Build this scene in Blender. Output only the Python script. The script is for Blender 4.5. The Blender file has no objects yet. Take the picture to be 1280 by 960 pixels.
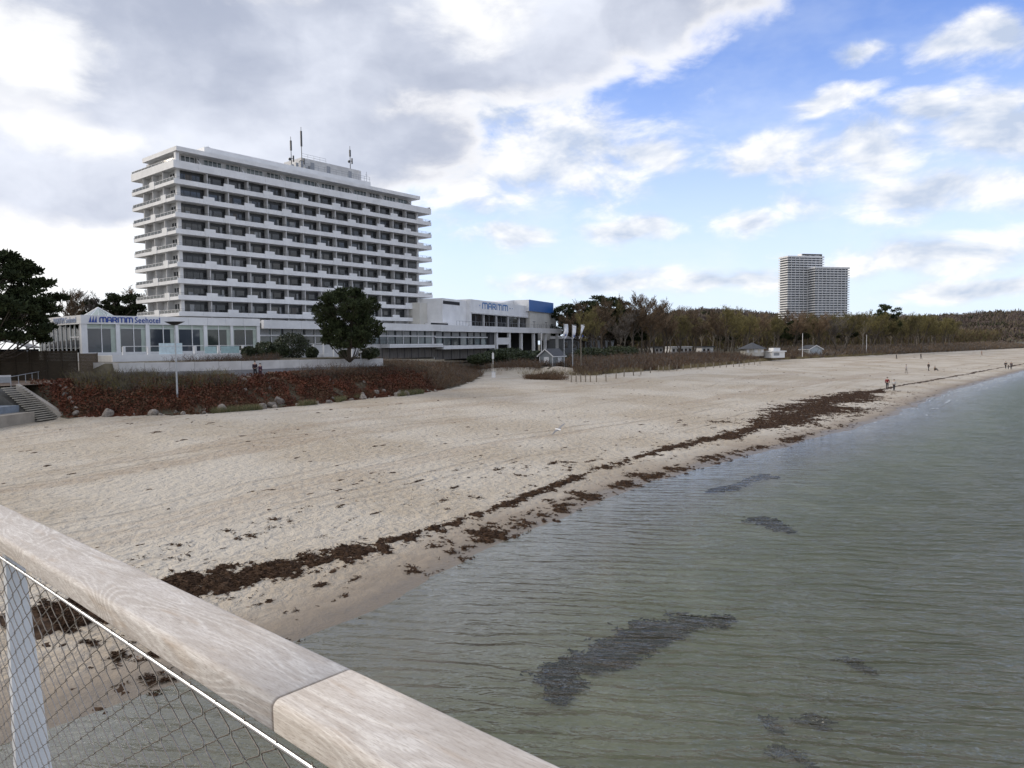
import bpy, math, random
import numpy as np
from math import sin, cos, pi, radians, atan, atan2, sqrt
from mathutils import Vector, Matrix, Euler

# ------------------------------------------------------------------ camera
F0 = 890.0; PITCH = atan(50/890.0); ROLL = .012
CF = Vector((0, cos(PITCH), -sin(PITCH)))
_R0 = Vector((1, 0, 0)); _U0 = Vector((0, sin(PITCH), cos(PITCH)))
CR = _R0*cos(ROLL) - _U0*sin(ROLL); CU = _R0*sin(ROLL) + _U0*cos(ROLL)
CC = Vector((0, 0, 8.0))
scene = bpy.context.scene
COL = scene.collection
cam_d = bpy.data.cameras.new('camera'); cam = bpy.data.objects.new('camera', cam_d); COL.objects.link(cam)
cam_d.sensor_width = 36; cam_d.lens = F0/1280*36; cam_d.clip_start = .05; cam_d.clip_end = 20000
cam.matrix_world = Matrix(((CR.x, CU.x, -CF.x, CC.x), (CR.y, CU.y, -CF.y, CC.y), (CR.z, CU.z, -CF.z, CC.z), (0, 0, 0, 1)))
scene.camera = cam

# ------------------------------------------------------------------ sun and exposure
SUN_AZ, SUN_EL = radians(-78), radians(30)
SD = Vector((sin(SUN_AZ)*cos(SUN_EL), cos(SUN_AZ)*cos(SUN_EL), sin(SUN_EL)))
sl = bpy.data.lights.new('sun', 'SUN'); sl.energy = 1.5; sl.angle = radians(34); sl.color = (1, .89, .74)
so = bpy.data.objects.new('sun', sl); COL.objects.link(so); so.rotation_euler = SD.to_track_quat('Z', 'Y').to_euler()
vs = scene.view_settings; vs.view_transform = 'Standard'; vs.look = 'None'; vs.exposure = .70; vs.gamma = 1; vs.use_curve_mapping = False

# ------------------------------------------------------------------ node helper
class E:
    """socket wrapper: arithmetic builds Math nodes"""
    def __init__(s, t, k): s.t = t; s.k = k
    def _m(s, op, *a):
        n = s.t.nodes.new('ShaderNodeMath'); n.operation = op
        for i, x in enumerate((s,)+a):
            if isinstance(x, E): s.t.links.new(x.k, n.inputs[i])
            else: n.inputs[i].default_value = x
        return E(s.t, n.outputs[0])
    def __add__(s, o): return s._m('ADD', o)
    def __sub__(s, o): return s._m('SUBTRACT', o)
    def __mul__(s, o): return s._m('MULTIPLY', o)
    def __truediv__(s, o): return s._m('DIVIDE', o)
    def max(s, o): return s._m('MAXIMUM', o)
    def min(s, o): return s._m('MINIMUM', o)
    def clamp(s): return s._m('MAXIMUM', 0.0)._m('MINIMUM', 1.0)
    def step(s, a, b, lo=0., hi=1.):
        n = s.t.nodes.new('ShaderNodeMapRange'); n.interpolation_type = 'SMOOTHSTEP'
        s.t.links.new(s.k, n.inputs[0])
        for i, x in ((1, a), (2, b), (3, lo), (4, hi)): n.inputs[i].default_value = x
        return E(s.t, n.outputs[0])
def mixc(t, fac, a, b):
    n = t.nodes.new('ShaderNodeMix'); n.data_type = 'RGBA'
    for i, x in ((0, fac), (6, a), (7, b)):
        if isinstance(x, E): t.links.new(x.k, n.inputs[i])
        elif i == 0: n.inputs[0].default_value = x
        else: n.inputs[i].default_value = (*x, 1)
    return E(t, n.outputs[2])
def noise(t, vec, scale, detail=4, rough=.55, dist=0., out=0):
    n = t.nodes.new('ShaderNodeTexNoise'); n.inputs['Scale'].default_value = scale; n.inputs['Detail'].default_value = detail
    n.inputs['Roughness'].default_value = rough; n.inputs['Distortion'].default_value = dist
    if vec is not None: t.links.new(vec.k, n.inputs['Vector'])
    return E(t, n.outputs[out])
def vmath(t, op, a, b=None):
    n = t.nodes.new('ShaderNodeVectorMath'); n.operation = op
    for i, x in enumerate((a, b)):
        if x is None: continue
        if isinstance(x, E): t.links.new(x.k, n.inputs[i])
        else: n.inputs[i].default_value = x
    return E(t, n.outputs['Value'] if op in ('LENGTH', 'DOT_PRODUCT') else n.outputs[0])
def sep(t, v):
    n = t.nodes.new('ShaderNodeSeparateXYZ'); t.links.new(v.k, n.inputs[0]); return [E(t, o) for o in n.outputs]
def comb(t, x, y, z):
    n = t.nodes.new('ShaderNodeCombineXYZ')
    for i, a in enumerate((x, y, z)):
        if isinstance(a, E): t.links.new(a.k, n.inputs[i])
        else: n.inputs[i].default_value = a
    return E(t, n.outputs[0])

def pdir(px, py): return CF*F0 + CR*(px-640) + CU*(480-py)
def at(px, py, Y):
    d = pdir(px, py); return CC + d*(Y/d.y)
def atz(px, py, z):
    d = pdir(px, py); return CC + d*((z-8)/d.z)
def azel(px, py):
    d = pdir(px, py).normalized(); return math.degrees(atan2(d.x, d.y)), math.degrees(math.asin(d.z))

# ------------------------------------------------------------------ world: Nishita sky with clouds by direction
def build_world():
    w = bpy.data.worlds.new('World'); scene.world = w; w.use_nodes = True
    t = w.node_tree; t.nodes.clear()
    out = t.nodes.new('ShaderNodeOutputWorld'); bg = t.nodes.new('ShaderNodeBackground'); t.links.new(bg.outputs[0], out.inputs[0])
    STR = .12; bg.inputs[1].default_value = STR
    sky = t.nodes.new('ShaderNodeTexSky'); sky.sky_type = 'NISHITA'; sky.sun_disc = False
    sky.sun_elevation = SUN_EL; sky.sun_rotation = SUN_AZ % (2*pi); sky.altitude = 10; sky.air_density = 1.0; sky.dust_density = .6; sky.ozone_density = 2.0
    skyc = vmath(t, 'MULTIPLY', E(t, sky.outputs[0]), (.84, .90, 1.24))
    tc = t.nodes.new('ShaderNodeTexCoord'); g = E(t, tc.outputs['Generated'])
    x, y, z = sep(t, g)
    az = x._m('ARCTAN2', y)*57.2958
    el = z._m('ARCSINE')*57.2958
    p = comb(t, az, el*1.25, 0.)
    warp = noise(t, p, .11, 3, .6, out=1)
    warp = vmath(t, 'MULTIPLY', vmath(t, 'SUBTRACT', warp, (.5, .5, .5)), (9, 5, 0))
    pw = vmath(t, 'ADD', p, warp)
    # strongly flattened noise near the horizon comes from the el scaling
    q = comb(t, az, el*2.0, 0.)
    N = noise(t, q, .17, 7, .6, .3)
    q2 = vmath(t, 'ADD', q, (-1.3, 2.6, 0.))
    N2 = noise(t, q2, .17, 4, .6, .3)
    nn = (N-.5)*2.1
    def blobs(lst):
        m = None
        for (px, py, rx, ry) in lst:
            a, e = azel(px, py); ax, _ = azel(px+rx, py); _, ey = azel(px, py-ry)
            v = vmath(t, 'SUBTRACT', pw, (a, e*1.25, 0.)); v = vmath(t, 'MULTIPLY', v, (1/max(.5, abs(ax-a)), 1/max(.4, abs(ey-e)*1.25), 0.))
            s = vmath(t, 'LENGTH', v)*-1. + 1.
            m = s if m is None else m.max(s)
        return m
    bank = blobs([(180, 60, 480, 150), (560, 40, 330, 120), (330, 170, 330, 95), (770, 10, 190, 85), (60, 215, 260, 80), (-300, 100, 400, 200)])
    cum = blobs([(660, 190, 185, 75), (560, 205, 110, 70), (600, 150, 120, 50), (800, 190, 60, 30), (965, 183, 60, 30), (1080, 190, 110, 42), (1250, 165, 120, 56), (1170, 140, 60, 22), (1075, 72, 38, 20), (1035, 130, 60, 18),
                 (1210, 55, 75, 34), (1180, 245, 220, 34), (640, 297, 62, 22), (785, 290, 66, 19), (935, 274, 62, 18), (1150, 322, 170, 24), (740, 352, 130, 15), (900, 352, 100, 17), (1210, 358, 130, 14)])
    holes = blobs([(15, 62, 80, 62), (590, 8, 60, 42), (90, 165, 95, 22)])
    D1 = bank*1.5 + nn*.55 + .12
    D2 = cum*.8 + nn*.95 + .10
    gen = (N-.5)*2.4 + .42                                   # broken cloud for the rest of the sky
    side = (az._m('ABSOLUTE')).step(44, 60)
    side = side.max(el.step(27, 36))
    D2 = D2.max(gen*side - (side*-1.+1.)*2.)
    a1 = D1.step(0., .5); a2 = D2.step(-.16, .62)*.90
    # veil near horizon and towards the sun
    veil = el.step(-1., 24, 1., 0.)*.93
    left = az.step(-3, -34)
    veil = veil.max(left*el.step(10, 48, .97, .25))
    k = 1/STR
    vc = mixc(t, left, (.52*k, .60*k, .70*k), (.70*k, .69*k, .67*k))
    c = mixc(t, veil, skyc, vc)
    haze = noise(t, q, .07, 5, .62).step(.42, .72)*.5*el.step(0, 25, 1., .35)
    c = mixc(t, haze, c, (.56*k, .61*k, .67*k))
    lit = ((N-N2)*3.2 + .50 - D2.step(.35, 1.3)*.35).clamp()
    cc = mixc(t, lit, (.36*k, .41*k, .50*k), (.70*k, .69*k, .67*k))
    c = mixc(t, a2, c, cc)
    lo = (noise(t, pw, .045, 6, .52)+(N-N2)*.12).step(.34, .70)
    bk = mixc(t, lo, (.285*k, .315*k, .395*k), (.56*k, .585*k, .65*k))
    bk = mixc(t, (holes+(N-.5)*2.2).step(-.55, .55)*.85, bk, (.68*k, .68*k, .68*k))   # thinner, brighter places in the bank
    edge = D1.step(.15, .75)
    bk = mixc(t, edge, (.70*k, .69*k, .685*k), bk)
    c = mixc(t, a1, c, bk)
    t.links.new(c.k, bg.inputs[0])
build_world()

# ------------------------------------------------------------------ materials
MATS = {}
def mat(name, col, rough=.7, var=.12, scale=3., bump=0., metal=0., spec=.5, rnd=0., col2=None, aniso=None, trans=0., bscale=None):
    """procedural principled: base colour broken by noise (col..col2), optional bump, per-object tone"""
    if name in MATS: return MATS[name]
    m = bpy.data.materials.new(name); m.use_nodes = True; t = m.node_tree; b = t.nodes['Principled BSDF']
    b.inputs['Roughness'].default_value = rough; b.inputs['Metallic'].default_value = metal; b.inputs['Specular IOR Level'].default_value = spec
    tc = t.nodes.new('ShaderNodeTexCoord'); v = E(t, tc.outputs['Object'])
    if aniso: v = vmath(t, 'MULTIPLY', v, aniso)
    n = noise(t, v, scale, 6, .6)
    lo = tuple(c*(1-var) for c in col) if col2 is None else col
    hi = tuple(min(1, c*(1+var)) for c in col) if col2 is None else col2
    c = mixc(t, n.step(.3, .7), lo, hi)
    if rnd:
        oi = t.nodes.new('ShaderNodeObjectInfo'); r = E(t, oi.outputs['Random'])
        f = r*(2*rnd) + (1-rnd)
        c = vmath(t, 'MULTIPLY', c, comb(t, f, f, f))
    t.links.new(c.k, b.inputs['Base Color'])
    if bump:
        bn = t.nodes.new('ShaderNodeBump'); bn.inputs['Strength'].default_value = bump; bn.inputs['Distance'].default_value = .02
        n2 = noise(t, v, bscale or scale*6, 4, .6); t.links.new(n2.k, bn.inputs['Height']); t.links.new(bn.outputs[0], b.inputs['Normal'])
    MATS[name] = m; return m
WHITE = mat('white_paint', (.64, .64, .645), .6, .07, .35, col2=(.76, .76, .765))
WHITE.node_tree  # slightly streaked facade paint
CONC = mat('pale_concrete_panel', (.47, .465, .46), .8, .1, .5, .1, col2=(.60, .595, .59))
BEIGE = mat('beige_render', (.56, .54, .49), .8, .08, .4)
DARK = mat('dark_metal', (.03, .032, .036), .4, .1)
BLACK = mat('recess_shade', (.014, .014, .016), .8, .1)  # near-black, the shade inside recesses put into the colour
GREYM = mat('grey_metal', (.25, .26, .28), .45, .1, metal=.4)
STEEL = mat('stainless_steel', (.55, .56, .58), .38, .05, 20, metal=1)
ROPE = mat('wire_rope_steel', (.34, .31, .28), .42, .2, 300, metal=.8)
POSTM = mat('painted_post_metal', (.72, .74, .76), .5, .06, 4)
GALV = mat('galvanised_steel', (.36, .38, .40), .5, .12, 5)
BLUE = mat('blue_cladding', (.012, .10, .33), .5, .06, .4)
SIGNB = mat('sign_blue', (.012, .05, .28), .45, .05)
SIGN2 = mat('sign_mid_blue', (.02, .14, .40), .45, .05)
def glassmat(name, c1, c2, rough=.06):
    m = mat(name, c1, rough, .3, .25, col2=c2, rnd=.55, spec=.7); return m
GLASS = glassmat('dark_window_glass', (.008, .009, .011), (.035, .038, .042))
GLASSG = glassmat('tinted_window_glass', (.035, .05, .055), (.085, .11, .115))
def clearglass(name, tint, glossy=.25):
    m = bpy.data.materials.new(name); m.use_nodes = True; t = m.node_tree; t.nodes.remove(t.nodes['Principled BSDF'])
    o = t.nodes['Material Output']; tr = t.nodes.new('ShaderNodeBsdfTransparent'); tr.inputs[0].default_value = (*tint, 1)
    gl = t.nodes.new('ShaderNodeBsdfGlossy'); gl.inputs['Roughness'].default_value = .04
    fr = t.nodes.new('ShaderNodeFresnel'); fr.inputs[0].default_value = 1.5
    f = (E(t, fr.outputs[0])+glossy).clamp(); mx = t.nodes.new('ShaderNodeMixShader')
    t.links.new(f.k, mx.inputs[0]); t.links.new(tr.outputs[0], mx.inputs[1]); t.links.new(gl.outputs[0], mx.inputs[2]); t.links.new(mx.outputs[0], o.inputs[0])
    return m
BGLASS = clearglass('clear_balustrade_glass', (.78, .88, .86), .10)
PAVG = clearglass('pavilion_glass', (.74, .86, .79), .03)
CURT = mat('curtain', (.35, .36, .37), .9, .2, 8)
CURTB = mat('brown_curtain', (.10, .085, .075), .9, .3, 3, col2=(.20, .19, .18), aniso=(4, 4, .2))
TIMBER = mat('weathered_timber', (.10, .075, .05), .85, .3, 4, .2, aniso=(1, 1, 6))
BOARD = mat('brown_fence_board', (.035, .027, .018), .85, .3, 3, .2, col2=(.07, .052, .034), aniso=(.6, .6, 9))
POSTW = mat('grey_weathered_post', (.22, .19, .15), .9, .25, 6, rnd=.25)
ROOFD = mat('dark_roof', (.06, .062, .068), .8, .15, 4, .2)
STONE = mat('granite_boulder', (.13, .11, .095), .9, .3, 2.5, .6, col2=(.29, .255, .22), rnd=.3)
PAVE = mat('brown_paving', (.22, .16, .12), .85, .15, 2)
SLATE = mat('blue_grey_paving', (.17, .20, .24), .75, .15, 2)
BARK = mat('bark', (.045, .035, .026), .9, .35, 5, .4, col2=(.11, .09, .07), rnd=.3)
PBARK = mat('pale_bark', (.12, .10, .08), .9, .35, 5, .4, col2=(.22, .20, .17), rnd=.3)
TWIGB = mat('brown_twig', (.105, .069, .040), .9, .3, .5, col2=(.170, .117, .070), rnd=.3)
TWIGO = mat('olive_twig', (.105, .090, .034), .9, .3, .5, col2=(.185, .155, .058), rnd=.3)
TWIGG = mat('grey_twig', (.095, .080, .070), .9, .3, .5, col2=(.15, .13, .11), rnd=.3)
PINEN = mat('pine_needles', (.014, .020, .009), .9, .4, .8, col2=(.048, .060, .026), rnd=.25, spec=.15)
HEDGE = mat('hedge_leaf', (.018, .027, .010), .6, .4, 1.5, col2=(.05, .065, .022), rnd=.2)
REDL = mat('rust_red_leaf', (.075, .020, .008), .8, .5, .5, col2=(.17, .052, .022))
REDL2 = mat('brown_leaf', (.075, .034, .016), .8, .5, 1.5, col2=(.14, .072, .034))
STRAW = mat('dune_grass_blade', (.19, .15, .075), .8, .3, 1.5, col2=(.27, .22, .12))
GRASSG = mat('green_grass_blade', (.05, .075, .025), .8, .3, 1.5, col2=(.11, .13, .05))
SOIL = mat('dark_soil', (.035, .022, .015), .95, .4, 1.2, .6)
WRACK = mat('seaweed_wrack', (.022, .011, .005), .9, .4, 5, 1., col2=(.075, .042, .022), bscale=22, spec=.2)
EEL = mat('eelgrass', (.014, .016, .015), .9, .4, 3, 0, col2=(.034, .034, .027))
FOAM = mat('foam', (.42, .44, .46), .7, .1, 10)
SKIN = mat('skin', (.45, .28, .20), .6, .05)

# ------------------------------------------------------------------ object helpers
def tag(o, label=None, cat=None, group=None, kind=None):
    if label: o['label'] = label
    if cat: o['category'] = cat
    if group: o['group'] = group
    if kind: o['kind'] = kind
    return o
def empty(name, loc, rz=0., label=None, cat=None, group=None):
    o = bpy.data.objects.new(name, None); COL.objects.link(o); o.location = loc; o.rotation_euler = (0, 0, rz); o.empty_display_size = .3
    return tag(o, label, cat, group)
def link(name, me, parent=None, loc=None):
    o = bpy.data.objects.new(name, me); COL.objects.link(o)
    if parent: o.parent = parent
    if loc is not None: o.location = loc
    return o
def copy_tree(o, parent=None):
    c = o.copy(); COL.objects.link(c)
    if parent: c.parent = parent
    for ch in KIDS.get(o.name, ()): pass
    for ch in [x for x in o.children]: copy_tree(ch, c)
    return c
KIDS = {}
class MB:
    def __init__(s): s.v = []; s.f = []; s.mi = []
    def face(s, idx, m=0): s.f.append(tuple(idx)); s.mi.append(m)
    def box(s, x0, x1, y0, y1, z0, z1, m=0):
        b = len(s.v)
        s.v += [(x0, y0, z0), (x1, y0, z0), (x1, y1, z0), (x0, y1, z0), (x0, y0, z1), (x1, y0, z1), (x1, y1, z1), (x0, y1, z1)]
        for q in ((0, 3, 2, 1), (4, 5, 6, 7), (0, 1, 5, 4), (1, 2, 6, 5), (2, 3, 7, 6), (3, 0, 4, 7)): s.face([b+i for i in q], m)
        return s
    def prism(s, poly, z0, z1, m=0):
        b = len(s.v); n = len(poly)
        s.v += [(p[0], p[1], z0) for p in poly] + [(p[0], p[1], z1) for p in poly]
        s.face(list(range(b+n-1, b-1, -1)), m); s.face(list(range(b+n, b+2*n)), m)
        for i in range(n): s.face((b+i, b+(i+1) % n, b+n+(i+1) % n, b+n+i), m)
        return s
    def hull8(s, a, m=0):
        b = len(s.v); s.v += [tuple(p) for p in a]
        for q in ((0, 3, 2, 1), (4, 5, 6, 7), (0, 1, 5, 4), (1, 2, 6, 5), (2, 3, 7, 6), (3, 0, 4, 7)): s.face([b+i for i in q], m)
        return s
    def tube(s, pts, rs, n=6, m=0, cap=True):
        pts = [Vector(p) for p in pts]; b0 = len(s.v)
        up = Vector((0, 0, 1)) if abs((pts[-1]-pts[0]).normalized().z) < .9 else Vector((1, 0, 0))
        for i, p in enumerate(pts):
            d = (pts[min(i+1, len(pts)-1)]-pts[max(i-1, 0)]).normalized()
            a = d.cross(up).normalized(); c = a.cross(d)
            r = rs[i] if hasattr(rs, '__len__') else rs
            for k in range(n):
                q = p + a*(r*cos(2*pi*k/n)) + c*(r*sin(2*pi*k/n)); s.v.append(tuple(q))
        for i in range(len(pts)-1):
            for k in range(n):
                s.face((b0+i*n+k, b0+i*n+(k+1) % n, b0+(i+1)*n+(k+1) % n, b0+(i+1)*n+k), m)
        if cap: s.face([b0+k for k in range(n)][::-1], m); s.face([b0+(len(pts)-1)*n+k for k in range(n)], m)
        return s
    def mesh(s, name, mats, smooth=False):
        me = bpy.data.meshes.new(name); me.from_pydata(s.v, [], s.f)
        for m in (mats if isinstance(mats, (list, tuple)) else [mats]): me.materials.append(m)
        me.polygons.foreach_set('material_index', s.mi)
        if smooth: me.polygons.foreach_set('use_smooth', [True]*len(s.f))
        me.update(); return me
    def build(s, name, mats, parent=None, loc=None, smooth=False): return link(name, s.mesh(name, mats, smooth), parent, loc)
def quads_mesh(name, V, mats, mi=None):
    """V: (n,4,3) array of quads"""
    n = len(V); me = bpy.data.meshes.new(name)
    me.vertices.add(n*4); me.vertices.foreach_set('co', V.reshape(-1).astype(np.float32))
    me.loops.add(n*4); me.loops.foreach_set('vertex_index', np.arange(n*4, dtype=np.int32))
    me.polygons.add(n); me.polygons.foreach_set('loop_start', np.arange(0, n*4, 4, dtype=np.int32)); me.polygons.foreach_set('loop_total', np.full(n, 4, dtype=np.int32))
    for m in (mats if isinstance(mats, (list, tuple)) else [mats]): me.materials.append(m)
    if mi is not None: me.polygons.foreach_set('material_index', np.asarray(mi, dtype=np.int32))
    me.update(calc_edges=True); return me
def ribbons(P, D, L, W, rng, taper=.3):
    """thin tapered strips from base points P along D"""
    D = D/np.linalg.norm(D, axis=1, keepdims=True)
    r = rng.normal(size=P.shape); s = np.cross(D, r); s /= np.linalg.norm(s, axis=1, keepdims=True)
    L = np.broadcast_to(L, (len(P),))[:, None]; W = np.broadcast_to(W, (len(P),))[:, None]
    T = P + D*L
    return np.stack([P-s*W, P+s*W, T+s*W*taper, T-s*W*taper], 1)
def leaves(P, size, rng, flat=0.):
    a = rng.normal(size=P.shape); a[:, 2] *= (1-flat); a /= np.linalg.norm(a, axis=1, keepdims=True)
    b = np.cross(a, rng.normal(size=P.shape)*np.array([1-flat, 1-flat, 1])); b /= np.linalg.norm(b, axis=1, keepdims=True)
    s = (size*(.6+.8*rng.random(len(P))))[:, None]
    return np.stack([P-a*s, P-b*s*.55, P+a*s, P+b*s*.55], 1)
# value noise
_rt = np.random.default_rng(5).random((256, 256))
def vn(x, y, s=0):
    x = np.asarray(x, float)+s*17.3; y = np.asarray(y, float)+s*9.1
    xi = np.floor(x).astype(int); yi = np.floor(y).astype(int); fx = x-xi; fy = y-yi
    fx = fx*fx*(3-2*fx); fy = fy*fy*(3-2*fy)
    a = _rt[xi % 256, yi % 256]; b = _rt[(xi+1) % 256, yi % 256]; c = _rt[xi % 256, (yi+1) % 256]; d = _rt[(xi+1) % 256, (yi+1) % 256]
    return (a*(1-fx)+b*fx)*(1-fy)+(c*(1-fx)+d*fx)*fy
def fbm(x, y, o=4, s=0):
    r = 0; a = .5; n = 0
    for i in range(o): r = r+a*vn(x*2**i, y*2**i, s+i*3); n += a; a *= .5
    return r/n
def sstep(a, b, x): t = np.clip((np.asarray(x, float)-a)/(b-a), 0, 1); return t*t*(3-2*t)
ORD = ['first', 'second', 'third', 'fourth', 'fifth', 'sixth', 'seventh', 'eighth', 'ninth', 'tenth', 'eleventh', 'twelfth', 'thirteenth', 'fourteenth', 'fifteenth', 'sixteenth', 'seventeenth', 'eighteenth', 'nineteenth', 'twentieth']
TENS = ['', '', 'twenty', 'thirty', 'forty', 'fifty', 'sixty', 'seventy', 'eighty', 'ninety']
def ordinal(i):
    if i < 20: return ORD[i]
    n = i+1; return (TENS[n//10]+'-'+ORD[n % 10-1]) if n % 10 else {20: 'twentieth', 30: 'thirtieth', 40: 'fortieth', 50: 'fiftieth', 60: 'sixtieth', 70: 'seventieth', 80: 'eightieth', 90: 'ninetieth'}[n]

# ------------------------------------------------------------------ terrain, coast frame: t along the shore, v inland
SA, CA = .6298, .7768
def TV(t, v): return SA*t-CA*v, CA*t+SA*v         # -> X, Y
def tv(X, Y): return SA*X+CA*Y, -CA*X+SA*Y
def vw(t): # waterline
    t = np.asarray(t, float)
    return np.interp(t, [-400, -30, 11, 18, 28, 38, 52, 75, 125, 207, 300, 500, 1000, 3000], [60, 18.5, 16.7, 17.6, 19.4, 19.2, 18, 16, 16.4, 12.3, 5, -14, -110, -900]) + (fbm(t*.22, t*0+3, 3)-.5)*1.5*sstep(2, 20, t)
def vt(t): # toe of the vegetated slope
    return np.interp(t, [-400, -30, 24, 24.6, 33, 46, 64, 72, 85, 93, 99, 103, 105, 107, 119, 138, 162, 212, 294, 389, 496, 1000, 3000], [100, 79, 79, 71.8, 64.5, 64.5, 66.8, 69.5, 77, 83, 87, 87, 74, 68, 70, 67, 68, 73, 61, 45, 29, -50, -800])
def ground(X, Y, bumps=True):
    X = np.asarray(X, float); Y = np.asarray(Y, float); t, v = tv(X, Y)
    w = v-vw(t); L = vt(t)-vw(t)
    aw = np.abs(np.minimum(w, 0)); sea = -np.minimum(np.where(aw < 6, .036*aw, .216+.058*(aw-6)), 3.2)
    s = sstep(70, 96, t)
    ztoe = 1.75+.5*sstep(60, 110, t)
    z = np.where(w < 0, sea, np.where(w < 3, .10*w, .30+(ztoe-.30)*np.clip((w-3)/(L-3), 0, 1)))
    q = v-vt(t)
    wb = np.interp(t, [26, 33, 70, 100], [6.2, 6.2, 6.2, 10.])
    zp = 4.65*(1-s)+3.5*s
    z = np.where(q > 0, ztoe+(zp-ztoe)*sstep(0, 1, q/wb*.97+.0), z)
    vwall = np.where(t < 31.75, 92., np.interp(t, [32, 36.5, 44, 50], [80.1, 77.9, 76.5, 76.4]))
    up = (6.45-4.65)*np.where(t < 65.2, np.clip((v-vwall)/.3, 0, 1), np.clip((v-75)/8, 0, 1))*(1-sstep(64, 73, t))
    z = z+np.where(q > 0, up, 0)
    if bumps:
        dune = (fbm(t*.16, v*.16, 3, 2)-.5)
        z = z+np.where((w > 4) & (q < 0), dune*.28*sstep(4, 12, w), 0)+np.where((q > 0) & (t > 72), dune*1.1*sstep(0, 6, q), 0)
        z = z+np.where(w < 0, (fbm(t*.5, v*.5, 3, 7)-.5)*.10*np.clip(-w/3, 0, 1), 0)
    return z
def gz(X, Y): return float(ground(np.array([X]), np.array([Y]))[0])

def grid_mesh(name, tt, vv, zf, mats, uvf=None, smooth=True, relative=False):
    T, V = np.meshgrid(tt, vv, indexing='ij')
    if relative: V = V+vw(T)
    X, Y = TV(T, V); Z = zf(X, Y, T, V)
    nt, nv = T.shape
    co = np.stack([X, Y, Z], -1).reshape(-1, 3)
    i, j = np.meshgrid(np.arange(nt-1), np.arange(nv-1), indexing='ij'); a = (i*nv+j).ravel()
    q = np.stack([a, a+nv, a+nv+1, a+1], 1)
    me = bpy.data.meshes.new(name); me.vertices.add(len(co)); me.vertices.foreach_set('co', co.ravel().astype(np.float32))
    me.loops.add(len(q)*4); me.loops.foreach_set('vertex_index', q.ravel().astype(np.int32))
    me.polygons.add(len(q)); me.polygons.foreach_set('loop_start', np.arange(0, len(q)*4, 4, dtype=np.int32)); me.polygons.foreach_set('loop_total', np.full(len(q), 4, dtype=np.int32))
    if smooth: me.polygons.foreach_set('use_smooth', np.ones(len(q), dtype=bool))
    for m in mats: me.materials.append(m)
    me.update(calc_edges=True)
    if uvf:
        uv = me.uv_layers.new(name='shore'); U, W = uvf(T, V)
        arr = np.stack([U.ravel()[q.ravel()], W.ravel()[q.ravel()]], 1); uv.data.foreach_set('uv', arr.ravel().astype(np.float32))
    return me
def sand_material():
    m = bpy.data.materials.new('beach_sand'); m.use_nodes = True; t = m.node_tree; b = t.nodes['Principled BSDF']
    uvn = t.nodes.new('ShaderNodeUVMap'); uvn.uv_map = 'shore'; uv = E(t, uvn.outputs[0]); u, w, _ = sep(t, uv)
    tc = t.nodes.new('ShaderNodeTexCoord'); o = E(t, tc.outputs['Object'])
    n1 = noise(t, o, .09, 4, .5); n2 = noise(t, o, 1.6, 6, .65); n3 = noise(t, o, 14, 4, .7)
    lay = vmath(t, 'MULTIPLY', uv, (.012, .16, 1.)); n4 = noise(t, lay, 1., 5, .6, 1.5)
    c = mixc(t, n1.step(.38, .62), (.405, .343, .262), (.51, .46, .385))
    c = mixc(t, n4.step(.50, .64)*.55, c, (.32, .245, .175))
    c = mixc(t, n2.step(.38, .7)*.35, c, (.57, .525, .45))
    c = mixc(t, n3.step(.30, .50, 1., 0.)*.22, c, (.20, .16, .12))
    # vehicle tracks along the beach
    wob = (noise(t, comb(t, u, 0., 0.), .03, 2, .5)-.5)*3.
    tr = None
    for wc in (9.2, 10.9, 15.0, 16.8, 27., 28.7):
        d = (w-wc+wob)._m('ABSOLUTE').step(.12, .30, 1., 0.); tr = d if tr is None else tr.max(d)
    tr = tr*noise(t, vmath(t, 'MULTIPLY', uv, (.05, .3, 1)), 1., 3, .5).step(.38, .60)
    c = mixc(t, tr*.35, c, (.27, .22, .17))
    # damp strip by the water and the sandy bottom beyond
    wn = w+(noise(t, vmath(t, 'MULTIPLY', uv, (.3, .8, 1)), 1., 4, .6)-.5)*2.6
    damp = wn.step(.8, 4.0, 1., 0.)
    c = mixc(t, damp*.8, c, (.235, .19, .145))
    wet = wn.step(.0, 1.7, 1., 0.)
    c = mixc(t, wet*.9, c, (.165, .135, .10))
    deep = w.step(-9, -2.5, 1., 0.)
    bed = mixc(t, noise(t, o, .35, 4, .6).step(.4, .65), (.165, .155, .09), (.235, .215, .14))
    c = mixc(t, deep, c, bed)
    t.links.new(c.k, b.inputs['Base Color'])
    t.links.new(wet.step(0, 1, .92, .42).k, b.inputs['Roughness'])
    b.inputs['Specular IOR Level'].default_value = .3
    # trampled surface
    dent = noise(t, o, 2.1, 3, .6, .6); vor = t.nodes.new('ShaderNodeTexVoronoi'); vor.inputs['Scale'].default_value = 2.6; vor.feature = 'SMOOTH_F1'
    t.links.new(o.k, vor.inputs['Vector']); vd = E(t, vor.outputs['Distance'])
    h = dent*1.1+vd*.55+noise(t, o, 7., 3, .65)*.40+tr*-.25
    dry = damp*-.75+1.
    bn = t.nodes.new('ShaderNodeBump'); bn.inputs['Distance'].default_value = .28; t.links.new(h.k, bn.inputs['Height']); t.links.new((dry*.95).k, bn.inputs['Strength'])
    t.links.new(bn.outputs[0], b.inputs['Normal'])
    return m
SAND = sand_material()
def land_material():
    return mat('land_soil', (.06, .052, .032), .95, .4, .3, .4, col2=(.11, .095, .06))
LAND = land_material()
tt = np.concatenate([np.arange(-400, -40, 20), np.arange(-40, 0, 1.), np.arange(0, 90, .5), np.arange(90, 200, 1.), np.arange(200, 600, 5), np.arange(600, 3001, 80)])
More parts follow.
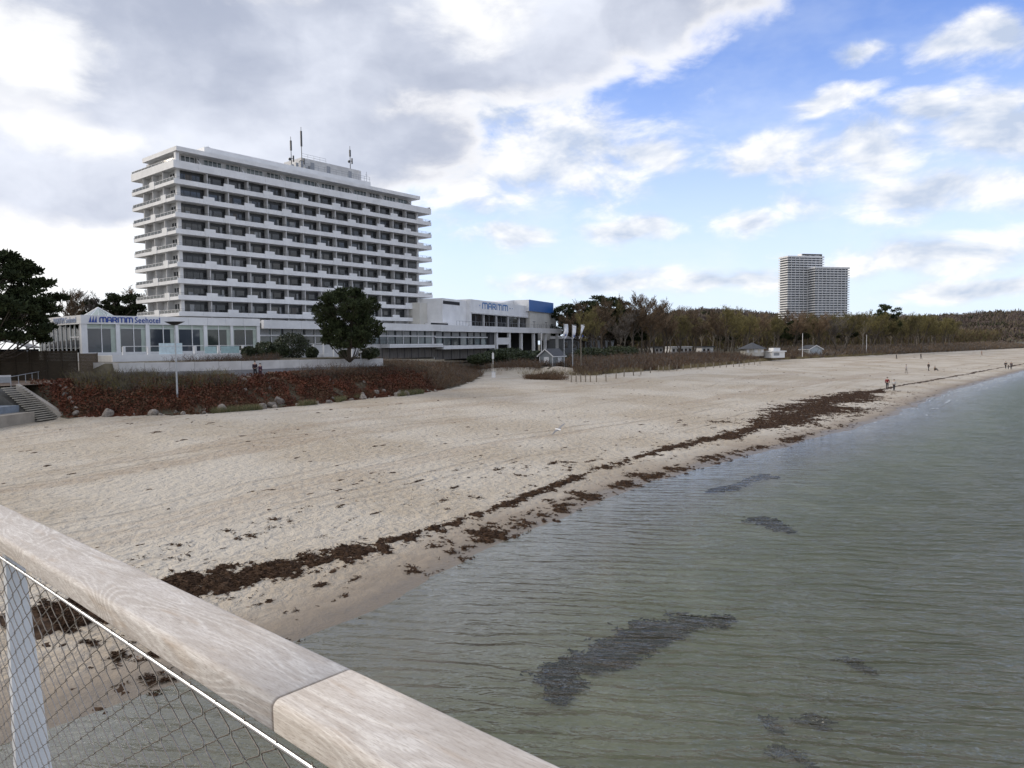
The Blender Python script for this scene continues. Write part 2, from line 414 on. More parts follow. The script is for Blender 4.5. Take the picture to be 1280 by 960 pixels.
vv = np.concatenate([np.arange(-3200, -160, 160), np.arange(-160, -20, 7), np.arange(-20, 30, .5), np.arange(30, 60, .8), np.arange(60, 76, .5), [76.0, 76.3, 76.36, 76.7, 77.2], [77.7], np.arange(78.2, 82, .5), np.arange(82, 110, 1.), np.arange(110, 400, 15), np.arange(400, 3200, 160)])
me = grid_mesh('beach', tt, vv, lambda X, Y, T, V: ground(X, Y), [SAND, LAND], uvf=lambda T, V: (T, V-vw(T)))
# faces beyond the toe of the slope are soil
cen = np.empty(len(me.polygons)*3); me.polygons.foreach_get('center', cen); cen = cen.reshape(-1, 3)
ct, cv = tv(cen[:, 0], cen[:, 1]); me.polygons.foreach_set('material_index', ((cv > vt(ct)+.2+(fbm(ct*.8, cv*.8, 3, 4)-.5)*2.2) & ((ct > 23.6) | (cv > 92)) & ~((ct > 98) & (ct < 105.5+fbm(cv, ct, 2)*2) & (cv < 93)) & ~((ct > 101) & (ct < 111) & (cv < 77))).astype(np.int32))
o = link('beach', me); tag(o, kind='structure')
# far ground to the horizon
big = MB(); X0 = 9000
big.v += [(-X0, -X0, -6), (X0, -X0, -6), (X0, X0, -6), (-X0, X0, -6)]; big.face((0, 1, 2, 3))
tag(big.build('terrain', LAND), kind='structure')

# sea: a closed body of water, clear near the surface
def water():
    m = bpy.data.materials.new('sea_water'); m.use_nodes = True; t = m.node_tree; t.nodes.clear()
    out = t.nodes.new('ShaderNodeOutputMaterial')
    tc = t.nodes.new('ShaderNodeTexCoord'); o = E(t, tc.outputs['Object'])
    rot = t.nodes.new('ShaderNodeMapping'); rot.inputs['Rotation'].default_value = (0, 0, radians(8)); t.links.new(o.k, rot.inputs[0]); r = E(t, rot.outputs[0])
    # ripples: long crests roughly across the view, three sizes
    def waves(sx, sy, sc, dist, det=2): return noise(t, vmath(t, 'MULTIPLY', r, (sx, sy, 1)), sc, det, .5, dist)
    ridge = lambda q: (q-.5)._m('ABSOLUTE')*-3.
    rx_, ry_, _ = sep(t, r)
    ph = (ry_*9.2 + noise(t, vmath(t, 'MULTIPLY', r, (.35, .5, 1)), .55, 2, .5)*17. + noise(t, r, .9, 1, .5)*2.2)
    sw = ph._m('SINE'); train = (sw*.5+.5)._m('POWER', 2.2)*noise(t, vmath(t, 'MULTIPLY', r, (.35, .9, 1)), .8, 2).step(.34, .66, .25, 1.)
    h = train*.36 + ridge(waves(.22, 1., 2.2, .5, 2))*.30 + ridge(waves(.4, 1., 5.5, .6, 2))*.12 + waves(.8, 1., 10., .4, 2)*.08 + noise(t, r, .5, 2)*.3 + waves(.14, 1., .5, .5, 2)*.6
    bn = t.nodes.new('ShaderNodeBump'); bn.inputs['Strength'].default_value = 1.; bn.inputs['Distance'].default_value = .48; t.links.new(h.k, bn.inputs['Height'])
    uvn = t.nodes.new('ShaderNodeUVMap'); uvn.uv_map = 'shore'; _, w, _ = sep(t, E(t, uvn.outputs[0])); t.links.new(w.step(-11, -.5, 1., .22).k, bn.inputs['Strength'])   # calmer in the shallows
    fr = t.nodes.new('ShaderNodeFresnel'); t.links.new(bn.outputs[0], fr.inputs['Normal'])
    gm = t.nodes.new('ShaderNodeNewGeometry'); t.links.new((E(t, gm.outputs['Backfacing'])*(1/1.5-1.5)+1.5).k, fr.inputs[0])   # light leaving straight (no refraction is modelled), so no total reflection from below
    gl = t.nodes.new('ShaderNodeBsdfGlossy'); gl.inputs['Roughness'].default_value = .09; gl.inputs['Color'].default_value = (1, 1, 1, 1); t.links.new(bn.outputs[0], gl.inputs['Normal'])
    tr = t.nodes.new('ShaderNodeBsdfTransparent'); tr.inputs[0].default_value = (.90, .96, .93, 1)
    df = t.nodes.new('ShaderNodeBsdfDiffuse'); df.inputs[0].default_value = (.120, .120, .085, 1); t.links.new(bn.outputs[0], df.inputs['Normal'])
    uvn = t.nodes.new('ShaderNodeUVMap'); uvn.uv_map = 'shore'; _, w, _ = sep(t, E(t, uvn.outputs[0]))
    turb = w.step(-20, -1.5, .50, .03)
    m1 = t.nodes.new('ShaderNodeMixShader'); t.links.new(turb.k, m1.inputs[0]); t.links.new(tr.outputs[0], m1.inputs[1]); t.links.new(df.outputs[0], m1.inputs[2])
    m2 = t.nodes.new('ShaderNodeMixShader'); t.links.new(fr.outputs[0], m2.inputs[0]); t.links.new(m1.outputs[0], m2.inputs[1]); t.links.new(gl.outputs[0], m2.inputs[2])
    t.links.new(m2.outputs[0], out.inputs['Surface'])
    va = t.nodes.new('ShaderNodeVolumeAbsorption'); va.inputs[0].default_value = (.55, .66, .45, 1); va.inputs[1].default_value = .14
    t.links.new(va.outputs[0], out.inputs['Volume'])
    return m
wt = np.concatenate([np.arange(-400, 0, 40), np.arange(0, 200, 4), np.arange(200, 3001, 100)]); wvv = np.concatenate([np.arange(-3200, -200, 200), np.arange(-200, -20, 20), np.arange(-20, 30, 1.5)])
def solid_water():
    T, V = np.meshgrid(wt, wvv, indexing='ij'); X, Y = TV(T, V); nt, nv = T.shape
    top = np.stack([X, Y, np.zeros_like(X)], -1).reshape(-1, 3); c = top.tolist(); f = []
    for i in range(nt-1):
        for j in range(nv-1): a = i*nv+j; f.append((a, a+nv, a+nv+1, a+1))
    ring = [i*nv for i in range(nt)] + [(nt-1)*nv+j for j in range(1, nv)] + [i*nv+nv-1 for i in range(nt-2, -1, -1)] + [j for j in range(nv-2, 0, -1)]
    b0 = len(c); c += [[c[k][0], c[k][1], -5.5] for k in ring]; n = len(ring)
    for k in range(n): f.append((ring[k], b0+k, b0+(k+1) % n, ring[(k+1) % n]))
    f.append([b0+k for k in range(n)][::-1])
    me = bpy.data.meshes.new('sea'); me.from_pydata(c, [], f); me.materials.append(water()); me.update()
    uv = me.uv_layers.new(name='shore'); W = (V-vw(T)).ravel(); W = np.concatenate([W, np.full(n, -50.)])
    li = np.empty(len(me.loops), dtype=np.int32); me.loops.foreach_get('vertex_index', li)
    uv.data.foreach_set('uv', np.stack([li*0., W[li]], 1).ravel().astype(np.float32))
    import bmesh
    bm = bmesh.new(); bm.from_mesh(me); bmesh.ops.recalc_face_normals(bm, faces=bm.faces); bm.to_mesh(me); bm.free()
    return me
tag(link('sea', solid_water()), kind='structure')

def masked_patch(name, tt, vv, fn, material, relative=True, smooth=True):
    """lumpy sheet kept only where fn(T,Vrel) > 0; fn gives thickness"""
    T, W = np.meshgrid(tt, vv, indexing='ij'); V = W+vw(T) if relative else W
    X, Y = TV(T, V); H = fn(T, W, X, Y); Z = ground(X, Y)+np.minimum(H, .5)
    nt, nv = T.shape; keep = H > 0
    i, j = np.meshgrid(np.arange(nt-1), np.arange(nv-1), indexing='ij')
    k = keep[:-1, :-1].astype(int)+keep[1:, :-1]+keep[1:, 1:]+keep[:-1, 1:]
    a = (i*nv+j)[k >= 2]; q = np.stack([a, a+nv, a+nv+1, a+1], 1)
    used, inv = np.unique(q.ravel(), return_inverse=True)
    Zf = np.where(keep, Z, ground(X, Y)-.03).ravel()
    co = np.stack([X.ravel(), Y.ravel(), Zf], 1)[used]; q = inv.reshape(-1, 4)
    me = bpy.data.meshes.new(name); me.vertices.add(len(co)); me.vertices.foreach_set('co', co.ravel().astype(np.float32))
    me.loops.add(q.size); me.loops.foreach_set('vertex_index', q.ravel().astype(np.int32))
    me.polygons.add(len(q)); me.polygons.foreach_set('loop_start', np.arange(0, q.size, 4, dtype=np.int32)); me.polygons.foreach_set('loop_total', np.full(len(q), 4, dtype=np.int32))
    if smooth: me.polygons.foreach_set('use_smooth', np.ones(len(q), dtype=bool))
    me.materials.append(material); me.update(calc_edges=True); return link(name, me)
def wrack_h(T, W, X, Y):
    wc = np.interp(T, [0, 10.8, 13.5, 17, 22, 32, 45, 60, 80, 93, 108, 140, 200], [5.7, 5.6, 4.9, 3.7, 2.7, 3.2, 4.6, 5.2, 7.0, 8.6, 8.2, 7., 6.])
    hw = np.interp(T, [0, 10, 16, 20, 26, 32, 45, 60, 70, 80, 100, 108, 116, 160, 220], [.9, .75, .55, .34, .28, .30, .42, .75, 1.7, 2.9, 2.8, 1.4, .30, .30, .3])
    n = fbm(X*1.1, Y*1.1, 4, 1); n2 = fbm(X*4.5, Y*4.5, 3, 6); big = fbm(T*.16, W*.3, 2, 9)
    d = 1-np.abs(W-wc)/hw
    n3 = fbm(X*11, Y*11, 2, 16)
    a = np.clip(d, -1.6, 1)*.42+(n-.5)*1.3+(n2-.5)*1.3+(n3-.5)*.7+(big-.5)*.8-.01+.30*(1-sstep(15, 19, T))*(np.abs(W-wc) < 1.4)
    # scattered second line at the water's edge
    d2 = 1-np.abs(W-.75)/.75
    b = np.clip(d2, -2, 1)*.32+(n-.5)*1.5+(n2-.5)*1.2+(n3-.5)*.6-.30-.5*sstep(55, 75, T)-.6*(1-sstep(14, 20, T))
    # sparse scraps over the sand
    s = (fbm(T*.9, W*1.9, 3, 12)-.80)*2.4+(n2-.5)*.5+(n3-.5)*.3
    s = np.where(W > 1.2, s, -1)
    m = np.maximum(np.maximum(a, b), s)
    return np.where(W > -.5, m, -1)*.16
ta = np.arange(6, 42, .085); tb = np.arange(42, 70, .16); tc_ = np.arange(70, 130, .25); td = np.arange(130, 260, .6)
tag(masked_patch('seaweed_wrack', np.concatenate([ta, tb, tc_, td]), np.concatenate([np.arange(-.4, 7.5, .085), np.arange(7.5, 13, .16)]), wrack_h, WRACK),
    'dark brown seaweed washed up in broken lines along the waterline', 'seaweed', kind='stuff')
def strands():
    rng = np.random.default_rng(3); n = 600000; T = 7+113*rng.random(n)**1.7; W = rng.uniform(-.3, 11, n); X, Y = TV(T, W+vw(T))
    h = wrack_h(T, W, X, Y); k = h > rng.normal(-.004, .012, n); T, W, X, Y, h = T[k], W[k], X[k], Y[k], h[k]; P = np.stack([X, Y, ground(X, Y)+np.maximum(h, 0)+.012], 1)[:60000]
    D = rng.normal(size=P.shape); D[:, 2] = np.abs(D[:, 2])*.10; m = len(P)
    tag(link('seaweed_strands', quads_mesh('seaweed_strands', ribbons(P, D, .04+.10*rng.random(m), .008+.012*rng.random(m), rng, .5), [WRACK, REDL2], (rng.random(m) < .10).astype(int))), 'loose brown seaweed strands tangled over the washed up lines', 'seaweed', kind='stuff')
strands()
def scraps_h(T, W, X, Y):
    n2 = fbm(X*3, Y*3, 3, 6)
    s = (fbm(T*.8, W*1.7, 3, 22)-.825+.012*np.sin(W*.7))*2.2+(n2-.5)*.5
    return s*.25
tag(masked_patch('seaweed_scraps', np.concatenate([np.arange(-4, 60, .15), np.arange(60, 130, .4), np.arange(130, 330, 1.)]), np.arange(13, 50, .15), scraps_h, WRACK),
    'small dark scraps of dried seaweed scattered over the pale upper beach', 'seaweed', kind='stuff')
# submerged eelgrass patches
def chain_mask(chains, X, Y, z=-.8):
    m = np.full(X.shape, -9.)
    for ch in chains:
        pts = [(*atz(px, py, z)[:2], r) for px, py, r in ch]
        for (x0, y0, r0), (x1, y1, r1) in zip(pts[:-1], pts[1:]):
            dx, dy = x1-x0, y1-y0; L = dx*dx+dy*dy+1e-9
            k = np.clip(((X-x0)*dx+(Y-y0)*dy)/L, 0, 1); d = np.hypot(X-x0-k*dx, Y-y0-k*dy); r = r0+(r1-r0)*k
            m = np.maximum(m, 1-d/r)
    return m
CH = [[(695, 905, .35), (700, 870, .65), (760, 850, .8), (800, 825, 1.0), (850, 800, .6), (905, 790, .25)],
      [(965, 918, .28), (970, 925, .25)], [(1000, 916, .35), (1030, 912, .25)], [(1068, 840, .35), (1080, 845, .3)],
      [(540, 785, .35), (600, 755, .6), (650, 735, .6)], [(820, 640, .9), (870, 628, 1.3), (930, 610, 1.1)], [(955, 668, .8), (970, 672, .7)], 
      [(970, 955, .4), (1000, 960, .3)]]
def eelgrass():
    rng = np.random.default_rng(12); n = 1500000; T = 45*rng.random(n)**1.2; W = rng.uniform(-26, -3.6, n); X, Y = TV(T, W+vw(T))
    m = chain_mask(CH, X, Y)*1.1+(fbm(X*1.3, Y*1.3, 4, 3)-.5)*2.2+(fbm(X*5, Y*5, 2, 5)-.5)*1.0-.05
    k = m > rng.random(n)*1.5; X, Y, T, W = X[k][:230000], Y[k][:230000], T[k], W[k]; n = len(X); W0 = np.maximum(T[:n], 0)
    P = np.stack([X, Y, np.minimum(ground(X, Y)+.02+.06*rng.random(n), -.07)], 1); D = rng.normal(size=P.shape); D[:, 2] *= .03; D[:, 0] += 1.2
    tag(link('eelgrass', quads_mesh('eelgrass', ribbons(P, D, (.05+.09*rng.random(n))*(1+W0/30), .016*(1+W0/30), rng, .6), EEL)), 'dark eelgrass patches showing through the shallow green water', 'eelgrass', kind='stuff')
eelgrass()
# foam lines where ripples run up the far beach
def foam_h(T, W, X, Y):
    n = fbm(T*.22, W*5.5+T*.15, 3, 8); cut = .86-.12*sstep(70, 105, T)
    return np.where((W < .15), (n-cut)*.12, -1)*sstep(45, 60, T)
def foam():
    o = masked_patch('shore_foam', np.concatenate([np.arange(30, 120, .3), np.arange(120, 260, .8)]), np.arange(-3.6, .2, .1), foam_h, FOAM)
    me = o.data; n = len(me.vertices); co = np.empty(n*3); me.vertices.foreach_get('co', co); co = co.reshape(-1, 3)
    co[:, 2] = .012+np.random.default_rng(1).random(n)*.03; me.vertices.foreach_set('co', co.ravel()); me.update()
    tag(o, 'thin white wavelets running up the far shoreline', 'foam', kind='stuff')
foam()

# ------------------------------------------------------------------ hill and far woods
def hill():
    rng = np.random.default_rng(4)
    px = np.arange(760, 1560, 2.5); rows = np.linspace(0, 1, 26)
    P = []; 
    top = np.interp(px, [760, 840, 880, 960, 1060, 1150, 1200, 1240, 1300, 1560], [404, 388, 384.5, 390, 394, 393.5, 391.5, 389, 386, 384])
    for k in rows:
        Yd = 700+700*k
        ztop = np.array([at(a, b, 1400).z for a, b in zip(px, top)])
        X = np.array([at(a, 420, Yd).x for a in px]); z = 3+(ztop-3)*k**.8
        P.append(np.stack([X, np.full_like(X, Yd), z], 1))
    P = np.array(P); nr, nc = P.shape[:2]
    P2 = P.copy(); P2[..., 2] -= 5
    def gm(Q): 
        me = bpy.data.meshes.new('hill'); f = [(i*nc+j, i*nc+j+1, (i+1)*nc+j+1, (i+1)*nc+j) for i in range(nr-1) for j in range(nc-1)]
        me.from_pydata(Q.reshape(-1, 3).tolist(), [], f); me.materials.append(LAND); me.update(); return me
    tag(link('hill', gm(P2)), kind='structure')
    # crowns: leafless canopy as loose twig tufts over the slope
    n = 90000; u = rng.random(n)*(nr-1.001); w = rng.random(n)*(nc-1.001); i = u.astype(int); j = w.astype(int); fu = (u-i)[:, None]; fw = (w-j)[:, None]
    B = P[i, j]*(1-fu)*(1-fw)+P[i+1, j]*fu*(1-fw)+P[i, j+1]*(1-fu)*fw+P[i+1, j+1]*fu*fw
    B[:, 2] += (fbm(B[:, 0]*.07, B[:, 1]*.03, 3)-.5)*14-6
    D = rng.normal(size=B.shape)*.8; D[:, 2] = 1
    V = ribbons(B, D, 4+4*rng.random(n), .45+.6*rng.random(n), rng, .5)
    mi = (rng.random(n) < fbm(B[:, 0]*.012, B[:, 1]*.01, 2, 3)*.8-.1).astype(int); mi = np.where((fbm(B[:, 0]*.03, B[:, 1]*.012, 2, 8) > .74) & (rng.random(n) < .7), 2, mi)
    hb = mat('distant_wood', (.085, .062, .055), .95, .3, .02, col2=(.12, .092, .080)); ho = mat('distant_wood_olive', (.075, .065, .04), .95, .3, .02, col2=(.12, .10, .06))
    tag(link('hill_wood', quads_mesh('hill_wood', V, [hb, ho, PINEN], mi)), 'far leafless brown wood covering the low hill', 'wood', kind='stuff')
hill()

# ------------------------------------------------------------------ trees
def tree_meshes(seed, H, spread, twigmat, barkmat, name='bare', lean=0., dens=1., up=.55):
    rng = random.Random(seed); tb = MB(); tw = []
    def rv(s): return Vector((rng.gauss(0, s), rng.gauss(0, s), rng.gauss(0, s)))
    def branch(p, d, L, r, lev):
        n = 4; pts = [p]; dd = d.copy()
        for i in range(n):
            dd = (dd+rv(.13)+Vector((0, 0, .07))).normalized(); pts.append(pts[-1]+dd*(L/n))
        if lev < 3: tb.tube(pts, [r*(1-.7*i/n) for i in range(n+1)], 5 if lev < 2 else 3, cap=False)
        else:
            for i in range(n): tw.append((pts[i], pts[i+1]-pts[i], r))
        if lev == 4: return
        k = {0: 10, 1: 6, 2: 6, 3: 6}[lev]; k = max(2, int(k*dens+.5)) if lev else k
        for i in range(k):
            f = (.35+.65*(i+rng.random())/k) if lev == 0 else (.25+.75*(i+rng.random())/k)
            f = min(f, .999)*n; a = int(f); q = pts[a].lerp(pts[a+1], f-a)
            az = rng.random()*2*pi; side = Vector((cos(az), sin(az), 0))
            base = (pts[a+1]-pts[a]).normalized()
            nd = (base*up+side*(.75 if lev == 0 else .7)+Vector((0, 0, .28))).normalized()
            ll = {0: H*spread*(1.15-.5*f/n), 1: L*.55, 2: L*.5, 3: L*.6}[lev]
            branch(q, nd, ll*(.7+.5*rng.random()), max(.012, r*(.5 if lev == 0 else .55)*(1-.4*f/n)), lev+1)
    branch(Vector((0, 0, -.3)), Vector((lean, 0, 1)), H*.82, H*.019, 0)
    P = np.array([a[0] for a in tw]); D = np.array([a[1] for a in tw]); L = np.linalg.norm(D, axis=1)*1.05
    V = ribbons(P, D, L, .045, np.random.default_rng(seed), .6)
    trunk = tb.mesh(name+'_trunk', barkmat, True); crown = quads_mesh(name+'_crown', V, twigmat)
    return trunk, crown
def tree_thing(name, meshes, loc, rz, sc, label, group):
    e = empty(name, loc, rz, label, 'tree', group); e.scale = sc
    link('trunk', meshes[0], e); link('crown', meshes[1], e); return e
def pine_meshes(seed, H, R, crown0, ntuft, tufts_leaf, name='pine', flat=.55, leaf=.2, shape='round', trunkr=.03, clump=.19):
    rng = np.random.default_rng(seed); tb = MB(); Vs = []
    tp = [(0, 0, -.5)]; x = y = 0
    for i in range(1, 7): x += rng.normal()*.02*H; y += rng.normal()*.02*H; tp.append((x, y, H*.9*i/6))
    tb.tube(tp, [H*trunkr*(1-.11*i) for i in range(7)], 8)
    for k in range(ntuft):
        u = rng.random(); z = crown0+(H-crown0)*u
        if shape == 'round': rr = R*sqrt(max(.05, 1-((u-.42)/.62)**2))
        else: rr = R*(1-u*.55)
        rr *= .62+.72*float(vn(seed+k*0+u*4.1, seed*3.3+u*2.7))
        az = rng.random()*2*pi; q = rr*sqrt(rng.random()*.85+.15)*(.55+.75*vn(az*1.6+seed, u*4))
        c = np.array([q*cos(az), q*sin(az), z])
        b = np.interp(max(0, z-q*.35), [p[2] for p in tp], range(7)); b = int(b); bp = Vector(tp[b])
        mid = bp.lerp(Vector(c), .55)+Vector((0, 0, -.04*H))
        tb.tube([bp, mid, Vector(c)], [H*.008, H*.005, H*.002], 4, cap=False)
        s = R*clump*(.7+.6*rng.random())
        n = tufts_leaf; o = rng.normal(size=(n, 3)); o /= np.linalg.norm(o, axis=1, keepdims=True); o *= (rng.random((n, 1))**.4)*s; o[:, 2] *= flat
        P = c+o
        D = o/s+np.array([0, 0, .5])+rng.normal(size=(n, 3))*.5
        Vs.append(ribbons(P, D, leaf*(.7+.7*rng.random(n)), leaf*.30, rng, .55))
    return tb.mesh(name+'_trunk', BARK, True), quads_mesh(name+'_crown', np.concatenate(Vs), PINEN)

random.seed(11); rngT = np.random.default_rng(11)
def put_trees():
    protos = [tree_meshes(s, 15, .40, tw, bk, dens=1.0) for s, tw, bk in ((1, TWIGB, BARK), (2, TWIGO, BARK), (3, TWIGB, BARK), (4, TWIGO, BARK), (5, TWIGG, BARK), (6, TWIGO, PBARK))]
    thin = tree_meshes(9, 17, .27, TWIGB, BARK, dens=.80, lean=.05, up=.9)
    sp = pine_meshes(21, 15, 5.5, 6.5, 75, 110, flat=.45, leaf=.42)
    G = 'bare trees behind the dunes'
    zone = [(0, 'flagpoles'), (860, 'round roofed kiosk'), (965, 'twin high rise'), (1065, 'right of the twin high rise')]
    labs = {'flagpoles': 'leafless brown tree in the dense wood between the flags and the round roofed kiosk',
            'round roofed kiosk': 'leafless tree in the wood above the round roofed kiosk',
            'twin high rise': 'leafless olive brown tree below the twin high rise',
            'right of the twin high rise': 'leafless tree in the wood right of the twin high rise'}
    def lab(px):
        r = None
        for x0, k in zone:
            if px >= x0: r = k
        return labs[r], G+' '+('by the '+r if r[0] != 'r' else r[:5]+' of the twin high rise' if False else ('by the '+r if not r.startswith('right') else 'beside the twin high rise'))
    cnt = 0
    for row, (dv, st) in enumerate(((16, 7.2), (25, 8), (36, 8.5), (50, 9.5), (68, 11), (90, 14))):
        tpos = 118+row*7
        while tpos < 520:
            st2 = st*(1+.0012*(tpos-118)); tpos += st2*(.7+.6*random.random())
            off = dv+(10 if tpos < 205 else 10-min(10, (tpos-205)/6)) - 6*(tpos > 260)
            v = float(vt(tpos))+off+random.uniform(-3, 3); X, Y = TV(tpos, v)
            if Y < 150: continue
            px = 640+890*X/Y
            if px < 703 + row*2 or px > 1195: continue
            if px < 742 and Y < 200: continue
            m = protos[random.randrange(6)] if random.random() > .06 else sp
            if 1100 < px < 1190 and random.random() < .75: m = protos[random.choice((1, 3, 5))]
            s = (.80+.20*random.random())*(1.0 if tpos < 330 else 1.02)
            z = gz(X, Y)
            l, g = lab(px)
            if m is sp:
                s *= .92; tree_thing('pine_tree', m, (X, Y, z), random.random()*6.28, (s, s, s*.95), l.replace('leafless brown tree', 'dark green pine').replace('leafless olive brown tree', 'dark green pine').replace('leafless tree', 'dark green pine'), g.replace('bare trees', 'pines'))
            else: tree_thing('bare_tree', m, (X, Y, z), random.random()*6.28, (s*1.05, s*1.05, s), l, g)
            cnt += 1
    # loose tall trees standing out above the wood
    for px, Y, h in ((790, 190, 1.06), (803, 200, 1.08), (818, 198, 1.04)):
        p = at(px, 430, Y); z = gz(p.x, p.y)
        tree_thing('bare_tree', thin, (p.x, p.y, z), random.random()*6, (h, h, h), 'tall pale thin-crowned leafless tree rising above the wood right of the flags', 'tall thin crowned trees')
    for px, Y, h, l in ((728, 215, 1.12, 'flat-topped dark pine above the flags, beside the thin-crowned trees'), (755, 205, 1.17, 'flat-topped dark pine above the flags, beside the thin-crowned trees'), (768, 212, 1.15, 'flat-topped dark pine above the flags, beside the thin-crowned trees'), (706, 232, 1.12, 'dark pine just behind the blue-topped building')):
        p = at(px, 430, Y); z = gz(p.x, p.y); tree_thing('pine_tree', sp, (p.x, p.y, z), random.random()*6, (h, h, h), l, 'flat topped pines above the flags' if 'thin' in l else None)
    p = at(1108, 430, 300); tree_thing('pine_tree', sp, (p.x, p.y, gz(p.x, p.y)), 1, (1.0, 1.0, 1.25), 'dark pine poking above the olive wood right of the twin high rise', None)
    # wood behind pavilion, far left
    for px, Y, m, s in ((84, 170, thin, .95), (100, 178, thin, .98), (125, 185, protos[4], 1.05), (150, 180, sp, 1.0), (162, 186, sp, 1.02), (112, 182, sp, .92), (172, 190, thin, 1.1), (20, 160, protos[0], .8), (45, 165, protos[2], .8), (-20, 150, protos[1], .8), (60, 175, sp, .8)):
        p = at(px, 430, Y)
        if m is sp: tree_thing('pine_tree', m, (p.x, p.y, 6.4), random.random()*6, (s*.95, s*.95, s), 'dark pine behind the glass pavilion left of the tall hotel', 'pines behind the glass pavilion')
        else: tree_thing('bare_tree', m, (p.x, p.y, 6.4), random.random()*6, (s, s, s), 'leafless tree behind the glass pavilion left of the tall hotel', 'bare trees behind the glass pavilion')
    # far mass filling the depth of the wood
    rng = np.random.default_rng(8); n = 70000
    T = rng.uniform(150, 760, n); v = vt(T)+70+rng.random(n)*110; X, Y = TV(T, v); ok = (X/Y > .075); X = X[ok]; Y = Y[ok]; n = len(X)
    z = 3.5+rng.random(n)**.6*9.5; P = np.stack([X, Y, z], 1); D = rng.normal(size=P.shape)*.5; D[:, 2] = np.abs(D[:, 2])+.7
    V = ribbons(P, D, 2.5+2*rng.random(n), .22, rng, .3)
    tag(link('background_wood', quads_mesh('background_wood', V, [TWIGB, TWIGO], rng.integers(0, 2, n))), 'brown leafless wood filling the land behind the front trees', 'wood', kind='stuff')
    return cnt
NT = put_trees()
# two big near pines
p = at(437, 445, 92)
big1 = pine_meshes(31, 8.7, 4.4, 1.6, 215, 115, flat=.75, leaf=.24, shape='round', trunkr=.028, clump=.135)
tree_thing('pine_tree', big1, (p.x, p.y, 6.4), .5, (1, 1, 1), 'dense dark round pine on the terrace in front of the tall hotel', None)
p = at(-25, 470, 72)
big2 = pine_meshes(47, 13.2, 7.9, 4.0, 170, 230, flat=.42, leaf=.32, shape='round', trunkr=.03, clump=.125)
tree_thing('pine_tree', big2, (p.x, p.y, 4.6), 2.2, (1, 1, 1), 'large spreading dark pine behind the brown board fence at the left edge', None)
p = at(-60, 470, 90)
tree_thing('pine_tree', big2, (p.x, p.y, 4.6), 4.2, (1, 1, .9), 'second dark pine half cut off by the left picture edge behind the first', None)

